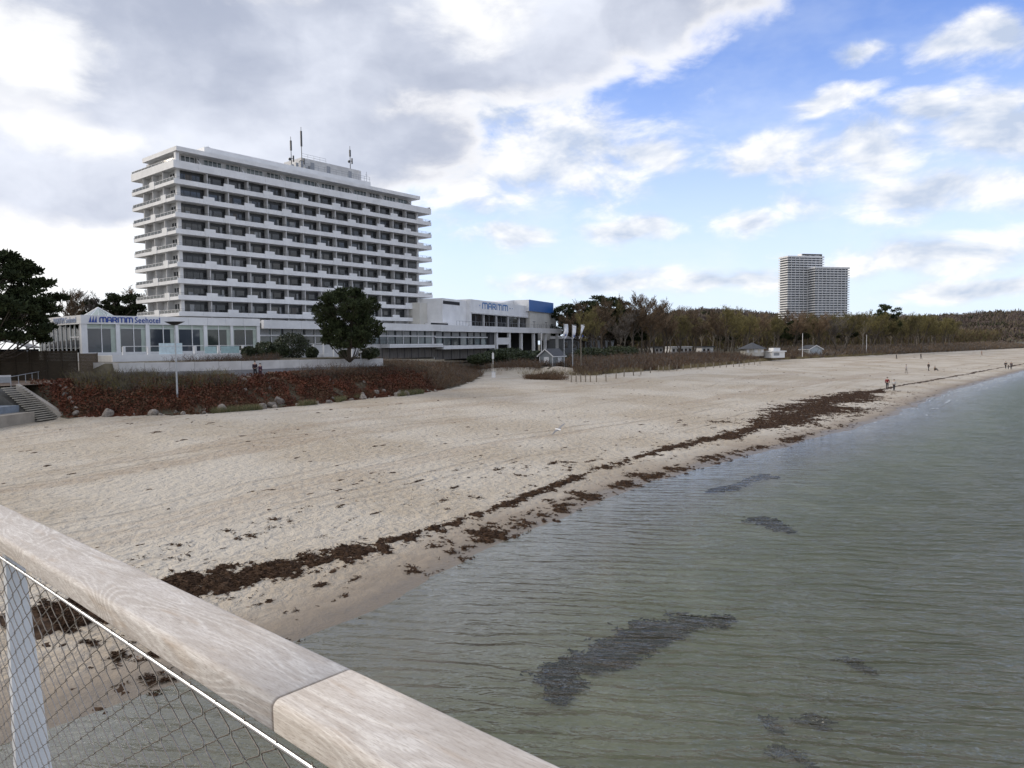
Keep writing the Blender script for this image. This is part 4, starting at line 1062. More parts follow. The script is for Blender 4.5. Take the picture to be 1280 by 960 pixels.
# ------------------------------------------------------------------ twin high rise far off
def highrise():
    c = at(984, 400, 830); r1 = at(1029, 400, 850); org = Vector((c.x, c.y, 0)); rz = radians(14)
    Hh = empty('twin_high_rise', org, rz, 'twin white high rise blocks with stacked balcony bands rising behind the wood', 'high rise')
    S = lambda px, y=0.: sx(org, rz, px, y)
    ztop = at(984, 319.5, 830).z; zt2 = at(1040, 334.5, 838).z
    xr = S(1028.5, 1); D = 40
    def block(x0, x1, y0, y1, zt, nm):
        wl = MB().box(x0+1.6, x1-1.6, y0+1.4, y1, 3, zt-.3).build(nm, mat('highrise_wall', (.16, .18, .21), .6, .35, .12, col2=(.05, .06, .075), aniso=(1, 1, .8)), Hh)
        z = zt-1.6; MB().box(x0, x1, y0, y1+1, zt-1.9, zt).build('roof_parapet', WHITE, Hh)
        z = zt-4.4; k = 0
        while z > 22:
            MB().box(x0, x1, y0, y1+1, z-.05, z+1.05).build('balcony_band', WHITE, Hh); z -= 2.8; k += 1
        return wl
    block(0, xr, 0, D*.42, ztop, 'tall_block'); 
    xa = S(1016.5, -10); xb = S(1059.5, -10); block(xa, xb, -12, 6, zt2, 'lower_block')
    for x in [xr*k/9 for k in range(1, 9)]: MB().box(x-.15, x+.15, .35, 1.39, 20, ztop-1.9).build('bay_partition', WHITE, Hh)
    for x in [xa+(xb-xa)*k/9 for k in range(1, 9)]: MB().box(x-.15, x+.15, -11.65, -10.61, 20, zt2-1.9).build('bay_partition', WHITE, Hh)
    MB().box(S(1001, 4), S(1026.5, 4), 4, 12, ztop+.002, ztop+3.2).build('roof_storey', WHITE, Hh)
    s = MB(); rr = random.Random(5); x = S(1002, 3.8); xe = S(1026, 3.8)
    while x < xe: w = .5+rr.random()*.6; s.box(x, x+w, 3.6, 3.9, ztop+.9+rr.random()*.5, ztop+2.7); x += w+.35
    s.build('roof_sign', mat('dark_sign', (.03, .035, .04), .6), Hh)
highrise()

# ------------------------------------------------------------------ promenade, retaining wall, stairs, fences
def strip(name, pts, w0, w1, z, m, nz=.0):
    b = MB()
    for i in range(len(pts)-1):
        q = []
        for (t, v), ww in ((pts[i], w0), (pts[i], w1), (pts[i+1], w1), (pts[i+1], w0)):
            X, Y = TV(t, v+ww); q.append((X, Y, z))
        k = len(b.v); b.v += q; b.face((k, k+1, k+2, k+3))
    return b.build(name, m)
tag(strip('promenade', [(14, 78.5), (24, 78.3), (33, 71.6), (46, 71.3), (64, 73.)], 0, 4.2, 4.672, PAVE), kind='structure')
tag(strip('promenade_square', [(8, 79), (31, 79)], 0, 13., 4.668, PAVE), kind='structure')
def retaining():
    pts = [at(px, 452, Y) for px, Y in ((148, 75), (212, 77), (302, 82), (350, 86), (479, 98))]; 
    tops = [6.5, 6.5, 6.45, 6.4, 6.4, 6.2]; rx, ry = TV(31.45, 91); pts.insert(0, Vector((rx, ry, 0)))
    K = empty('retaining_wall', (pts[0].x, pts[0].y, 4.5), 0, 'long pale concrete panel retaining wall above the red-leaved slope', 'wall')
    base = MB(); 
    for i in range(5):
        a, b = pts[i], pts[i+1]; d = Vector((b.x-a.x, b.y-a.y, 0)); L = d.length; d.normalize(); n = Vector((-d.y, d.x, 0)); m = max(1, int(L/2.4))
        for k in range(m):
            p = Vector((a.x, a.y, 0))+d*(L*k/m+.015); q = Vector((a.x, a.y, 0))+d*(L*(k+1)/m-.015); z1 = tops[i]+(tops[i+1]-tops[i])*k/m-4.5; z0 = z1-1.0
            o0 = Vector((pts[0].x, pts[0].y, 0)); P = [p-o0, q-o0, q-o0+n*.3, p-o0+n*.3]
            pb = MB().hull8([(*v[:2], z0) for v in P]+[(*v[:2], z1) for v in P]); pb.build('wall_panel', CONC, K)
            P = [p-o0+n*.03, q-o0+n*.03, q-o0+n*.28, p-o0+n*.28]
            base.hull8([(*v[:2], -.3) for v in P]+[(*v[:2], z0-.003) for v in P])
    base.build('wall_base', mat('grey_concrete', (.24, .24, .25), .85, .15, .8), K)
retaining()
def stairs():
    a = atz(29, 482, 4.7); b = atz(80, 521.5, 1.75); org = Vector((b.x, b.y, 0)); d = Vector((a.x-b.x, a.y-b.y, 0)); L = d.length; rz = atan2(d.y, d.x)
    K = empty('beach_stairs', org, rz, 'concrete steps with a sloping flank wall leading down to the sand at the left edge', 'stairs')
    # local x inland/up, local y to the left of that
    MB().hull8([(-.3, -.35, .9), (L+.6, -.35, .9), (L+.6, .15, .9), (-.3, .15, .9), (-.3, -.35, 1.85), (L+.6, -.35, 4.85), (L+.6, .15, 4.85), (-.3, .15, 1.85)]).build('flank_wall', mat('flank_concrete', (.38, .34, .29), .85, .15, 1.2, .2), K)
    s = MB(); n = 17
    for k in range(n):
        xa = L*.10+k*L*.9/n; za = 1.60+(k+1)*3.05/n
        s.box(xa-.05, xa+L*.9/n+.03, .152, 2.6, za-.075, za)
    s.build('steps', mat('step_concrete', (.34, .31, .26), .85, .15, 2), K)
    MB().hull8([(L*.1, .16, .9), (L+.9, .16, .9), (L+.9, 2.59, .9), (L*.1, 2.59, .9), (L*.1, .16, 1.5), (L+.9, .16, 4.52), (L+.9, 2.59, 4.52), (L*.1, 2.59, 1.5)]).build('stair_underside', mat('gap_shade_concrete', (.10, .095, .085), .9, .2, 1.5), K)  # darker fill, the shade between the treads put into its colour
    # platform left of the steps
    MB().box(.8, L+.6, 2.602, 14, .9, 2.5).build('platform', mat('sandy_concrete', (.28, .25, .21), .9, .15, 1.), K); MB().box(2.2, L+.5, 2.61, 14, 2.502, 3.1).build('platform', SLATE, K)
    MB().box(4.6, L+3, 2.604, 14, 3.102, 3.9).build('platform', SLATE, K)
    return org, rz
stairs()
def bin_and_rail():
    p = atz(7, 484, 4.2)
    K = empty('grey_cabinet', (p.x, p.y, 4.0), .6, 'pale grey round-topped litter cabinet beside the beach stairs', 'cabinet')
    MB().box(-.45, .45, -.4, .4, 0, 1.25).build('body', GALV, K); MB().box(-.5, .5, -.45, .45, 1.252, 1.42).build('lid', WHITE, K)
    a = atz(14, 487, 4.3); b = atz(62, 473, 4.65); org, rz, L = frame_from(a, b)
    R = empty('stair_railing', (org.x, org.y, 4.4), rz, 'thin grey metal handrail at the head of the beach stairs', 'railing')
    MB().tube([(0, 0, 1.1), (L, 0, 1.25)], .035, 6).build('top_rail', GALV, R)
    for k in range(6): MB().tube([(k*L/6, 0, -.6), (k*L/6, 0, 1.1+.025*k)], .03, 6).build('post', GALV, R)
bin_and_rail()
def board_fence():
    a = at(-40, 475, 77); b = at(98, 470, 78.5); org, rz, L = frame_from(a, b)
    K = empty('board_fence', org, rz, 'tall dark brown horizontal board fence below the glass pavilion', 'fence')
    s = MB(); n = 22
    for k in range(n): s.box(0, L, .0, .04, 4.5+k*.152, 4.5+k*.152+.146)
    s.build('boards', BOARD, K)
    for k in range(8): MB().box(k*(L-.1)/7, k*(L-.1)/7+.12, -.1, -.002, 4.4, 7.95).build('post', BOARD, K)
    a = at(99.5, 468, 77.5); b = at(123, 466, 78.5); org, rz, L = frame_from(a, b)
    K = empty('short_board_fence', org, rz, 'short lower brown board fence at the right end of the tall one', 'fence')
    s = MB()
    for k in range(13): s.box(0, L, .0, .04, 5.55+k*.152, 5.55+k*.152+.146)
    s.build('boards', TIMBER, K)
    for k in range(2): MB().box(k*(L-.1), k*(L-.1)+.12, -.1, -.002, 4.4, 7.6).build('post', TIMBER, K)
board_fence()
# low curved-roof shelter behind the fence
p = at(14, 435, 96)
K = empty('curved_roof_shelter', (p.x, p.y, 5), .3, 'dark shelter with a pale curved roof edge behind the brown fence', 'shelter')
s = MB(); n = 10
for k in range(n):
    a0 = k/n; a1 = (k+1)/n; f = lambda u: (-1.8+4.4*u, 3.2+1.0*(1-u**2.2))
    x0, z0 = f(a0); x1, z1 = f(a1); s.hull8([(x0, -2, z0), (x1, -2, z1), (x1, 3, z1), (x0, 3, z0), (x0, -2, z0+.14), (x1, -2, z1+.14), (x1, 3, z1+.14), (x0, 3, z0+.14)])
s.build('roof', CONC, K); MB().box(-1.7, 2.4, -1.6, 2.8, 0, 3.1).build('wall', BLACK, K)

# lamps, signposts
def lamp(px, ptop, pbot, z, hw, label, wing_=True):
    b = atz(px+ (pbot-ptop)*.03, pbot, z) if z is not None else None
    Y = b.y; top = at(px, ptop, Y)
    K = empty('street_lamp', (b.x, b.y, z-.2), 0, label, 'lamp'); h = top.z-z+.2
    MB().tube([(0, 0, 0), (0, 0, h)], [.09, .06], 8).build('pole', GALV, K)
    if wing_:
        m = MB(); n = 14; b0 = len(m.v)
        for k in range(n): a = 2*pi*k/n; m.v.append((hw*cos(a), hw*.8*sin(a), h+.22))
        for k in range(n): a = 2*pi*k/n; m.v.append((hw*.25*cos(a), hw*.25*sin(a), h-.10))
        m.v.append((0, 0, h+.10)); 
        for k in range(n): m.face((b0+k, b0+(k+1) % n, b0+n+(k+1) % n, b0+n+k)[::-1]); m.face((b0+k, b0+(k+1) % n, b0+2*n))
        m.face([b0+n+k for k in range(n)][::-1]); m.build('lamp_head', DARK, K)
    else:
        MB().prism([(hw*cos(a*pi/6), hw*sin(a*pi/6)) for a in range(12)], h+.02, h+.12).build('lamp_head', WHITE, K)
        MB().tube([(0, 0, h-.35), (0, 0, h+.02)], .13, 8).build('lamp_globe', mat('lamp_glass', (.5, .52, .52), .3), K)
    return K
lamp(219, 405, 495, 3.4, .95, 'tall grey lamp post with a dark wing-shaped head in the red-leaved slope')
lamp(34.5, 433, 473, 4.65, .42, 'slim white lamp post with a flat disc head in front of the brown board fence', False)
def signpost(px, pt, pb, z, arms, label, m=GALV, r=.04):
    b = atz(px, pb, z); h = at(px, pt, b.y).z-z
    K = empty('signpost', (b.x, b.y, z-.1), .2, label, 'signpost'); MB().tube([(0, 0, 0), (0, 0, h+.1)], r, 6).build('post', m, K)
    for (x0, x1, za, zb, mm) in arms: MB().box(x0, x1, -.05, -.05+.03, za*h, zb*h).build('sign_board', mm, K)
signpost(53, 448, 475, 4.65, [(-.25, .25, .82, .98, GREYM), (-.2, .2, .3, .45, GREYM)], 'thin metal signpost in front of the brown board fence', GREYM)
signpost(147.5, 444, 468, 4.65, [(0, .75, .62, .74, WHITE), (-.5, .5, .93, 1.0, WHITE)], 'white signpost with short arms at the left end of the retaining wall', WHITE, .06)
signpost(451.5, 437, 468, 4.3, [(-.2, .2, .9, .98, WHITE)], 'slender pale signpost at the right end of the retaining wall', GALV, .06)
signpost(616.5, 440, 471, 2.8, [(-.15, .15, .75, .98, WHITE), (-.3, .1, .38, .55, POSTW)], 'white and brown signpost by the beach access', WHITE)
signpost(764, 437, 448, 4.0, [(-.3, .3, .8, 1., POSTW)], 'pale post with a cap among the brown bushes right of the flags', POSTW, .12)
b = atz(617, 471, 2.6); K = empty('litter_bin', (b.x, b.y, 2.4), 0, 'small white litter bin on the sand by the beach access', 'litter bin'); MB().box(-.3, .3, -.3, .3, .1, 1.0).build('body', WHITE, K); MB().box(-.33, .33, -.33, .33, 1.002, 1.08).build('lid', GREYM, K)

# beach hut
def hut(px, pb, z, w, d, h, rh, label, wallm, rz, name='beach_hut', door=True):
    b = atz(px, pb, z)
    K = empty(name, (b.x, b.y, z-.1), rz, label, 'hut')
    MB().box(-w/2, w/2, -d/2, d/2, -.4, h).build('wall', wallm, K)
    g = MB()
    for y in (-d/2, d/2-.1):
        k = len(g.v); g.v += [(-w/2, y, h), (w/2, y, h), (0, y, h+rh), (-w/2, y+.1, h), (w/2, y+.1, h), (0, y+.1, h+rh)]
        g.face((k, k+1, k+2)); g.face((k+5, k+4, k+3)); g.face((k, k+2, k+5, k+3)); g.face((k+1, k+4, k+5, k+2))
    g.build('gable', wallm, K)
    e = .35; rf = MB()
    for s in (-1, 1):
        n = Vector((s*rh, 0, w/2)).normalized()*.14
        P = [(s*(w/2+e), -d/2-e, h-e*2*rh/w), (0, -d/2-e, h+rh), (0, d/2+e, h+rh), (s*(w/2+e), d/2+e, h-e*2*rh/w)]
        rf.hull8(P+[(p[0]+n.x, p[1], p[2]+n.z) for p in P])
    rf.build('roof', ROOFD, K)
    t = MB()
    for y in (-d/2-e-.04, d/2+e+.002):
        for s in (-1, 1):
            P = [(s*(w/2+e), y, h-e*2*rh/w-.12), (0, y, h+rh-.12), (0, y+.04, h+rh-.12), (s*(w/2+e), y+.04, h-e*2*rh/w-.12)]
            t.hull8(P+[(p[0], p[1], p[2]+.26) for p in P])
    for sx_ in (-w/2-.02, w/2-.1):
        for y in (-d/2-.02, d/2-.1): t.box(sx_, sx_+.12, y, y+.12, -.3, h)
    for s in (-1, 1): t.box(min(s*(w/2+e), s*(w/2+e)+s*.05), max(s*(w/2+e), s*(w/2+e)+s*.05), -d/2-e, d/2+e, h-e*2*rh/w-.1, h-e*2*rh/w+.08)
    t.build('trim', WHITE, K)
    if door:
        MB().box(-.55+.1, .55+.1, -d/2-.05, -d/2-.002, -.2, 2.0).build('door', WHITE, K)
        o = MB().box(w/2+.002, w/2+.05, -.3, 1.2, .9, 1.9).build('window', WHITE, K)
        MB().box(w/2+.052, w/2+.07, .4, .46, .92, 1.88).build('frame', GREYM, o)
    return K
hut(690, 458, 3.5, 3.0, 4.4, 2.35, 1.15, 'small grey wooden beach hut with white door and trim beside the flags', mat('grey_hut_board', (.23, .25, .26), .7, .12, 3, aniso=(.3, .3, 12)), radians(-35))
hut(1013.5, 444, 3.0, 5, 5, 2.2, 1.2, 'small pale gabled hut behind the red-brown bushes below the twin high rise', mat('pale_blue_hut', (.38, .42, .45), .7), radians(15), 'beach_hut', False)
def flat_hut():
    b = atz(968, 445, 3.6); K = empty('white_kiosk', (b.x, b.y, 3.3), .3, 'white flat roofed kiosk between the round roofed kiosk and the tall thin pole', 'kiosk')
    MB().box(-3, 3, -2.5, 2.5, -.3, 2.3).build('wall', WHITE, K); MB().box(-3.5, 3.5, -3, 3, 2.302, 2.75).build('roof', WHITE, K); MB().box(-1.6, 1.6, -1.5, 1.5, 2.752, 4.0).build('roof_box', WHITE, K)
    MB().box(-2.2, .4, -2.56, -2.502, .7, 1.9).build('shutter', GREYM, K); K.scale = (.72, .72, .66)
    b = atz(940, 443, 4.1); K = empty('round_kiosk', (b.x, b.y, 4.0), 0, 'round pale kiosk with a dark pyramid roof at the edge of the wood', 'kiosk')
    n = 10; MB().prism([(3.4*cos(2*pi*k/n), 3.4*sin(2*pi*k/n)) for k in range(n)], -.4, 1.9).build('wall', BEIGE, K)
    m = MB(); m.v += [(4.3*cos(2*pi*k/n), 4.3*sin(2*pi*k/n), 1.75) for k in range(n)]+[(0, 0, 3.6)]; [m.face((k, (k+1) % n, n)) for k in range(n)]; m.face(list(range(n))[::-1]); m.build('roof', ROOFD, K)
    for k in (6, 7, 8): a = 2*pi*(k+.5)/n; MB().box(3.3*cos(a)-.5, 3.3*cos(a)+.5, 3.3*sin(a)-.1, 3.3*sin(a)+.05, .7, 1.6).build('window', WHITE, K)
    for px, w, l in ((848, 9, 'long low white bungalow seen between the tree trunks'), (880, 5, 'small pale cabin between the trees left of the round roofed kiosk'), (820, 4, 'little grey gabled cabin under the trees right of the flags')):
        b = atz(px, 441, 4.0); K = empty('cabin', (b.x, b.y, 3.6), .4, l, 'cabin')
        MB().box(-w/2, w/2, -2, 2, -.3, 2.4).build('wall', WHITE if w != 4 else CONC, K); MB().box(-w/2-.4, w/2+.4, -2.5, 2.5, 2.402, 2.75).build('roof', ROOFD if w < 9 else WHITE, K)
        for k in range(int(w/1.8)): MB().box(-w/2+.5+k*1.8, -w/2+1.5+k*1.8, -2.05, -2.002, .9, 1.9).build('window', GLASS, K)
    b = atz(1227, 438, 1.9); K = empty('lifeguard_cabin', (b.x, b.y, 1.9), .2, 'small bright white cabin on the far beach edge', 'cabin')
    MB().box(-1.5, 1.5, -1.2, 1.2, .1, 1.7).build('wall', WHITE, K); MB().box(-1.65, 1.65, -1.35, 1.35, 1.702, 1.8).build('roof', GREYM, K); [MB().box(x, x+.2, -1.1, -.9, -.6, .098).build('leg', GREYM, K) for x in (-1.4, 1.2)]
flat_hut()
def boat():
    b = atz(1070, 440, 3.0); K = empty('upturned_boat', (b.x, b.y, 2.9), .5, 'small white upturned boat at the edge of the bushes on the far beach', 'boat')
    m = MB(); n = 9; k = 8
    for i in range(n):
        x = -2.4+4.8*i/(n-1); r = .85*sqrt(max(.03, 1-(abs(x)/2.5)**2.2))
        for j in range(k): a = pi*j/(k-1); m.v.append((x, r*cos(a), .15+r*.9*sin(a)+.35*(i/(n-1))**3))
    for i in range(n-1):
        for j in range(k-1): a = i*k+j; m.face((a, a+1, a+k+1, a+k))
    m.face(list(range(k))); m.face([(n-1)*k+j for j in range(k)][::-1])
    m.build('hull', WHITE, K, smooth=True); MB().box(-2.3, 2.3, -.03, .03, .92, 1.06).build('keel', GREYM, K)
boat()
def poles():
    for px, pt, pb, l in ((1003, 416, 445, 'tall thin white pole on the dune left of the small gabled hut'), (1083, 418, 441, 'tall thin grey pole on the dune right of the upturned boat'), (677, 415, 459, 'slim white pole just left of the grey beach hut')):
        b = atz(px, pb, 3.2); h = at(px, pt, b.y).z-3.2; K = empty('pole', (b.x, b.y, 3.), 0, l, 'pole')
        MB().tube([(0, 0, 0), (0, 0, h)], [.11, .07], 6).build('shaft', WHITE, K); MB().tube([(0, 0, h), (0, 0, h+.12)], .12, 6).build('cap', GREYM, K)
    # flags
    for i, (px, Y, pt, lab, bend) in enumerate(((705, 138, 405.5, 'white flag on the pole behind the grey beach hut, leftmost of three', .7), (715.5, 136, 406.5, 'white flag on the middle of three flagpoles', .2), (726, 132, 406, 'white flag on the rightmost and thickest of three flagpoles', -.4))):
        p = at(px, pt, Y); z0 = gz(p.x, p.y)
        K = empty('flagpole', (p.x, p.y, z0-.2), 0, lab.replace('white flag on the ', 'grey flagpole, ').replace('grey flagpole, pole', 'grey flagpole').replace('grey flagpole, middle', 'middle').replace('grey flagpole, rightmost', 'rightmost'), 'flagpole', None)
        K['label'] = ['leftmost of three flagpoles, standing behind the grey beach hut', 'middle of three flagpoles beside the grey beach hut', 'rightmost, brown and thickest of three flagpoles'][i]
        h = p.z-z0+.35
        MB().tube([(0, 0, 0), (0, 0, h)], [.10+.03*(i == 2), .06], 8).build('pole', GALV if i < 2 else POSTW, K); MB().tube([(-.04, 0, h-.1), (.72, 0, h-.12)], .025, 5).build('crossbar', GALV, K)
        fl = MB(); n, k = 14, 6; W_, Hh = .66, 2.7
        for a in range(n+1):
            for c in range(k+1):
                u = a/n; w = c/k; x = .08+W_*w*(1-.45*u)+bend*.5*sin(u*2.4)*w-(.5 if i != 1 else .3)*u*u*(1-.0*w); y = .18*sin(w*6+u*5+i)+.1*sin(u*9); z = h-.15-Hh*u-.25*w*sin(u*3+i)
                fl.v.append((x, y, z))
        for a in range(n):
            for c in range(k): q = a*(k+1)+c; fl.face((q, q+1, q+k+2, q+k+1))
        f = fl.build('flag', mat('flag_cloth', (.72, .74, .80), .8), K, smooth=True)
        mod = f.modifiers.new('thick', 'SOLIDIFY'); mod.thickness = .015
        em = MB(); x = -.05; em.hull8([(x+.2, -.36, h-2.35), (x+.5, -.36, h-2.35), (x+.5, -.34, h-2.35), (x+.2, -.34, h-2.35), (x+.3, -.36, h-2.0), (x+.4, -.36, h-2.0), (x+.4, -.34, h-2.0), (x+.3, -.34, h-2.0)]); em.build('flag_emblem', SIGNB, f)
poles()

# dune fence posts
PXS = [714, 720, 726, 732, 738, 745.5, 757.5, 770, 780, 792, 801, 813, 823, 829, 836.5, 846, 854, 863.5, 872.5, 882, 892, 900, 908, 917, 924, 930, 936, 943, 950]
pm = MB().tube([(0, 0, -.3), (0, 0, 1.25)], [.11, .09], 7).mesh('post', POSTW)
for i, px in enumerate(PXS):
    py = np.interp(px, [714, 745, 757, 770, 823, 872, 924, 950], [472, 471, 470.5, 469.5, 463, 460, 456.5, 453.5]); b = atz(px, py, 2.4)
    o = link('dune_post', pm, None, (b.x, b.y, gz(b.x, b.y))); o.rotation_euler = (random.uniform(-.06, .06), random.uniform(-.06, .06), random.random()*6); o.scale = (1, 1, .8+.35*random.random())
    tag(o, ordinal(i)+' weathered wooden post counting from the grey beach hut along the dune edge', 'post', 'wooden posts along the dune edge')

# ------------------------------------------------------------------ slope vegetation
def slope_points(rng, n, t0, t1, q0, q1, dens=None):
    T = rng.uniform(t0, t1, n); q = rng.uniform(q0, q1, n); v = vt(T)+q
    if dens is not None: k = dens(T, q, rng.random(n)); T = T[k]; v = v[k]; q = q[k]
    X, Y = TV(T, v); Z = ground(X, Y); return np.stack([X, Y, Z], 1), T, q
rg = np.random.default_rng(77)
def patchy(T, q, r): return r < sstep(.30, .5, fbm(T*.7, q*.9, 3, 31))*1.0
P, T, q = slope_points(rg, 92000, 24.4, 71, .2, 7.2, lambda T, q, r: patchy(T, q, r).astype(bool) & (vt(T)+q-71 > (24.9-T)*5)); P[:, 2] += rg.random(len(P))**1.5*.55*sstep(0, 2.5, q)
V = leaves(P, .11, rg, .3); tag(link('red_ground_cover', quads_mesh('red_ground_cover', V, [REDL, REDL2], (fbm(P[:, 0]*.5, P[:, 1]*.5, 3, 3)+rg.random(len(V))*.5 > .82).astype(int))), 'rust red and brown low leafy ground cover on the slope below the promenade', 'ground cover', kind='stuff')
# low woody stems in the slope
def thicket(name, label, n, t0, t1, q0, q1, h0, h1, mats, wgt=None, seed=1, w=.022, seg=3, dens=None, spread=.5, cat='bushes'):
    rng = np.random.default_rng(seed); P, T, q = slope_points(rng, n, t0, t1, q0, q1, dens); n = len(P)
    hm = (.55+.9*fbm(T*.45, q*.45, 3, seed)); H = (h0+(h1-h0)*rng.random(n))*hm
    D = rng.normal(size=P.shape)*spread; D[:, 2] = 1; D /= np.linalg.norm(D, axis=1, keepdims=True); Vs = []; mi0 = rng.integers(0, len(mats), n) if wgt is None else rng.choice(len(mats), n, p=wgt); mi = []
    P = P-np.array([0, 0, .05]); Q = P.copy()
    for k in range(seg):
        L = H/seg*1.05; Vs.append(ribbons(Q, D, L, w*(1-.2*k), rng, .8)); mi.append(mi0); Q = Q+D*L[:, None]
        # side twigs
        d2 = D+rng.normal(size=D.shape)*.7; Vs.append(ribbons(Q, d2, L*.9, w*.7, rng, .4)); mi.append(mi0)
        D = D+rng.normal(size=D.shape)*.25; D /= np.linalg.norm(D, axis=1, keepdims=True)
    return tag(link(name, quads_mesh(name, np.concatenate(Vs), mats, np.concatenate(mi))), label, cat, kind='stuff')
TW = [TWIGB, TWIGB, REDL2, TWIGG]
thicket('slope_brush', 'grey green leafless brush along the promenade above the red ground cover', 2600, 26.5, 40, 4.0, 6.8, .4, 1.15, [TWIGG, TWIGO], seed=3, w=.014, spread=.35)
thicket('fence_brush', 'grey leafless brush between the short board fence and the retaining wall', 1600, 27.5, 33.5, 5.5, 12, .5, 1.3, [TWIGG, TWIGO, TWIGB], seed=13, w=.014, spread=.35)
thicket('red_stems', 'dark red leafless stems growing out of the ground cover', 9000, 30, 72, .8, 5.6, .2, .6, [REDL, REDL2, TWIGB], seed=4, w=.016)
thicket('promenade_brush', 'brown leafless brush in front of the right half of the retaining wall', 3000, 47, 72, 4.4, 7.0, .4, 1.2, [TWIGB, TWIGG, TWIGB], seed=5, w=.016, spread=.4)
thicket('wall_top_brush', 'thorny leafless shrubs in the bed on top of the retaining wall', 2600, 33, 50, 11.7, 13.8, .3, .8, [TWIGG, REDL2], seed=6, w=.014)
def nohut(T, q):
    X, Y = TV(T, vt(T)+q); px = 640+890*X/Y
    return ~((px > 676) & (px < 704) & (Y > 123) & (Y < 137)) & ~((px > 703) & (px < 718) & (Y > 128) & (Y < 137))
gap = lambda T, q, r: ~((T > 99.5) & (T < 106) & (q < 5))
thicket('dune_thicket', 'dense brown leafless thicket in front of the long low wing', 24000, 68.5, 112, .3, 22, .45, 1.3, TW, seed=7, w=.024, dens=lambda T, q, r: gap(T, q, r) & nohut(T, q), spread=.5)
thicket('dune_scrub', 'brown scrub on the dune between the beach hut and the kiosks', 42000, 108, 245, .8, 24, .6, 1.5, [TWIGB, REDL2, TWIGG], seed=8, w=.04, seg=2, dens=lambda T, q, r: nohut(T, q) & ~((T > 200) & (q > 9)))
thicket('far_dune_scrub', 'dark brown scrub on the dune edge of the far beach', 26000, 245, 520, .5, 26, .8, 2.0, [TWIGB, TWIGG], seed=9, w=.09, seg=2)
def lobe():
    rng = np.random.default_rng(41); n = 5000; px = rng.normal(680, 13, n); Yv = rng.uniform(121, 130, n); X = (px-640)/890*Yv; k = (px > 655) & (px < 712) & (rng.random(n) < 1-np.abs(Yv-125)/6); X, Yv = X[k], Yv[k]; n = len(X)
    P = np.stack([X, Yv, ground(X, Yv)-.05], 1); D = rng.normal(size=P.shape)*.6; D[:, 2] = 1; V = [ribbons(P, D, .35+.6*rng.random(n), .026, rng, .5)]; Q = P+D*.3; V.append(ribbons(Q, D+rng.normal(size=D.shape)*.6, .5, .02, rng, .4))
    tag(link('low_brush', quads_mesh('low_brush', np.concatenate(V), [TWIGB, REDL2], rng.integers(0, 2, 2*n))), 'low brown brush on the sand just in front of the grey beach hut', 'bushes', kind='stuff')
lobe()
# straw-coloured dune grass edge
P, T, q = slope_points(rg, 52000, 104, 300, -.3, 5, lambda T, q, r: (r < np.exp(-np.abs(q-1.2)/2.)) & (fbm(T*.25, q*.3, 2, 5) > .42))
D = rg.normal(size=P.shape)*.35; D[:, 2] = 1
tag(link('dune_grass', quads_mesh('dune_grass', ribbons(P, D, .5+.5*rg.random(len(P)), .03, rg, .2), STRAW)), 'straw coloured dune grass along the beach edge by the wooden posts', 'grass', kind='stuff')
# small grass tufts
P, T, q = slope_points(rg, 30000, 33, 66, -.6, .9, lambda T, q, r: (fbm(T*.5, q*.5, 2, 15) > .62)); D = rg.normal(size=P.shape)*.4; D[:, 2] = 1
tag(link('slope_grass', quads_mesh('slope_grass', ribbons(P, D, .3+.4*rg.random(len(P)), .012, rg, .2), [STRAW, GRASSG], rg.integers(0, 2, len(P)))), 'dry grass tufts among the stones at the foot of the slope', 'grass', kind='stuff')
b = atz(17, 514, 1.8); n = 900; P = np.array([b.x, b.y, 1.6])+rg.normal(size=(n, 3))*np.array([.55, .5, .0]); D = rg.normal(size=P.shape)*.3; D[:, 2] = 1
tag(link('grass_tuft', quads_mesh('grass_tuft', ribbons(P, D, .5+.6*rg.random(n), .018, rg, .2), [GRASSG, STRAW], rg.integers(0, 2, n))), 'green grass tuft in front of the beach stairs', 'grass', kind='stuff')

# evergreen shrubs
def shrub(px, Y, z, r, h, label, m=HEDGE, seed=0, n=2600, group=None):
    p = at(px, 440, Y); rng = np.random.default_rng(seed)
    o = rng.normal(size=(n, 3)); o /= np.linalg.norm(o, axis=1, keepdims=True)
    a = np.arctan2(o[:, 1], o[:, 0]); bump = .72+.5*fbm(a*1.7+seed, o[:, 2]*2.2, 3, seed)
    o *= (bump*(.55+.45*rng.random(n)**.5))[:, None]; P = o*np.array([r, r, h/2])+np.array([0, 0, h/2])
    e = empty('shrub', (p.x, p.y, z), rng.random()*6, label, 'shrub', group)
    link('foliage', quads_mesh('shrub_foliage', leaves(P, .13 if Y < 130 else .2, rng), m), e)
    s = MB(); [s.tube([(0, 0, -.1), (rng.normal()*r*.3, rng.normal()*r*.3, h*.5)], [.05, .02], 4) for _ in range(5)]; s.build('stem', BARK, e)
shrub(311, 92, 6.4, .9, 1.7, 'smallest dark evergreen shrub right of the glass pavilion', seed=1)
shrub(331, 93, 6.4, 1.4, 2.3, 'dark rounded evergreen shrub in front of the railing, second from the pavilion', seed=2)
shrub(349, 94, 6.4, 1.5, 2.2, 'dark evergreen shrub in the middle of the terrace hedge', seed=3)
shrub(365, 99, 6.4, 2.6, 3.5, 'broad olive green shrub, the tallest on the terrace left of the round pine', seed=4, n=4200)
shrub(390, 97, 6.4, .9, 1.5, 'low dark shrub at the white rail left of the round pine', seed=5)
shrub(430, 95, 6.4, .8, 1.1, 'low bush at the foot of the round pine', seed=6)
shrub(462, 96, 6.2, 1.5, 1.6, 'dark spreading bush just right of the round pine', seed=7)
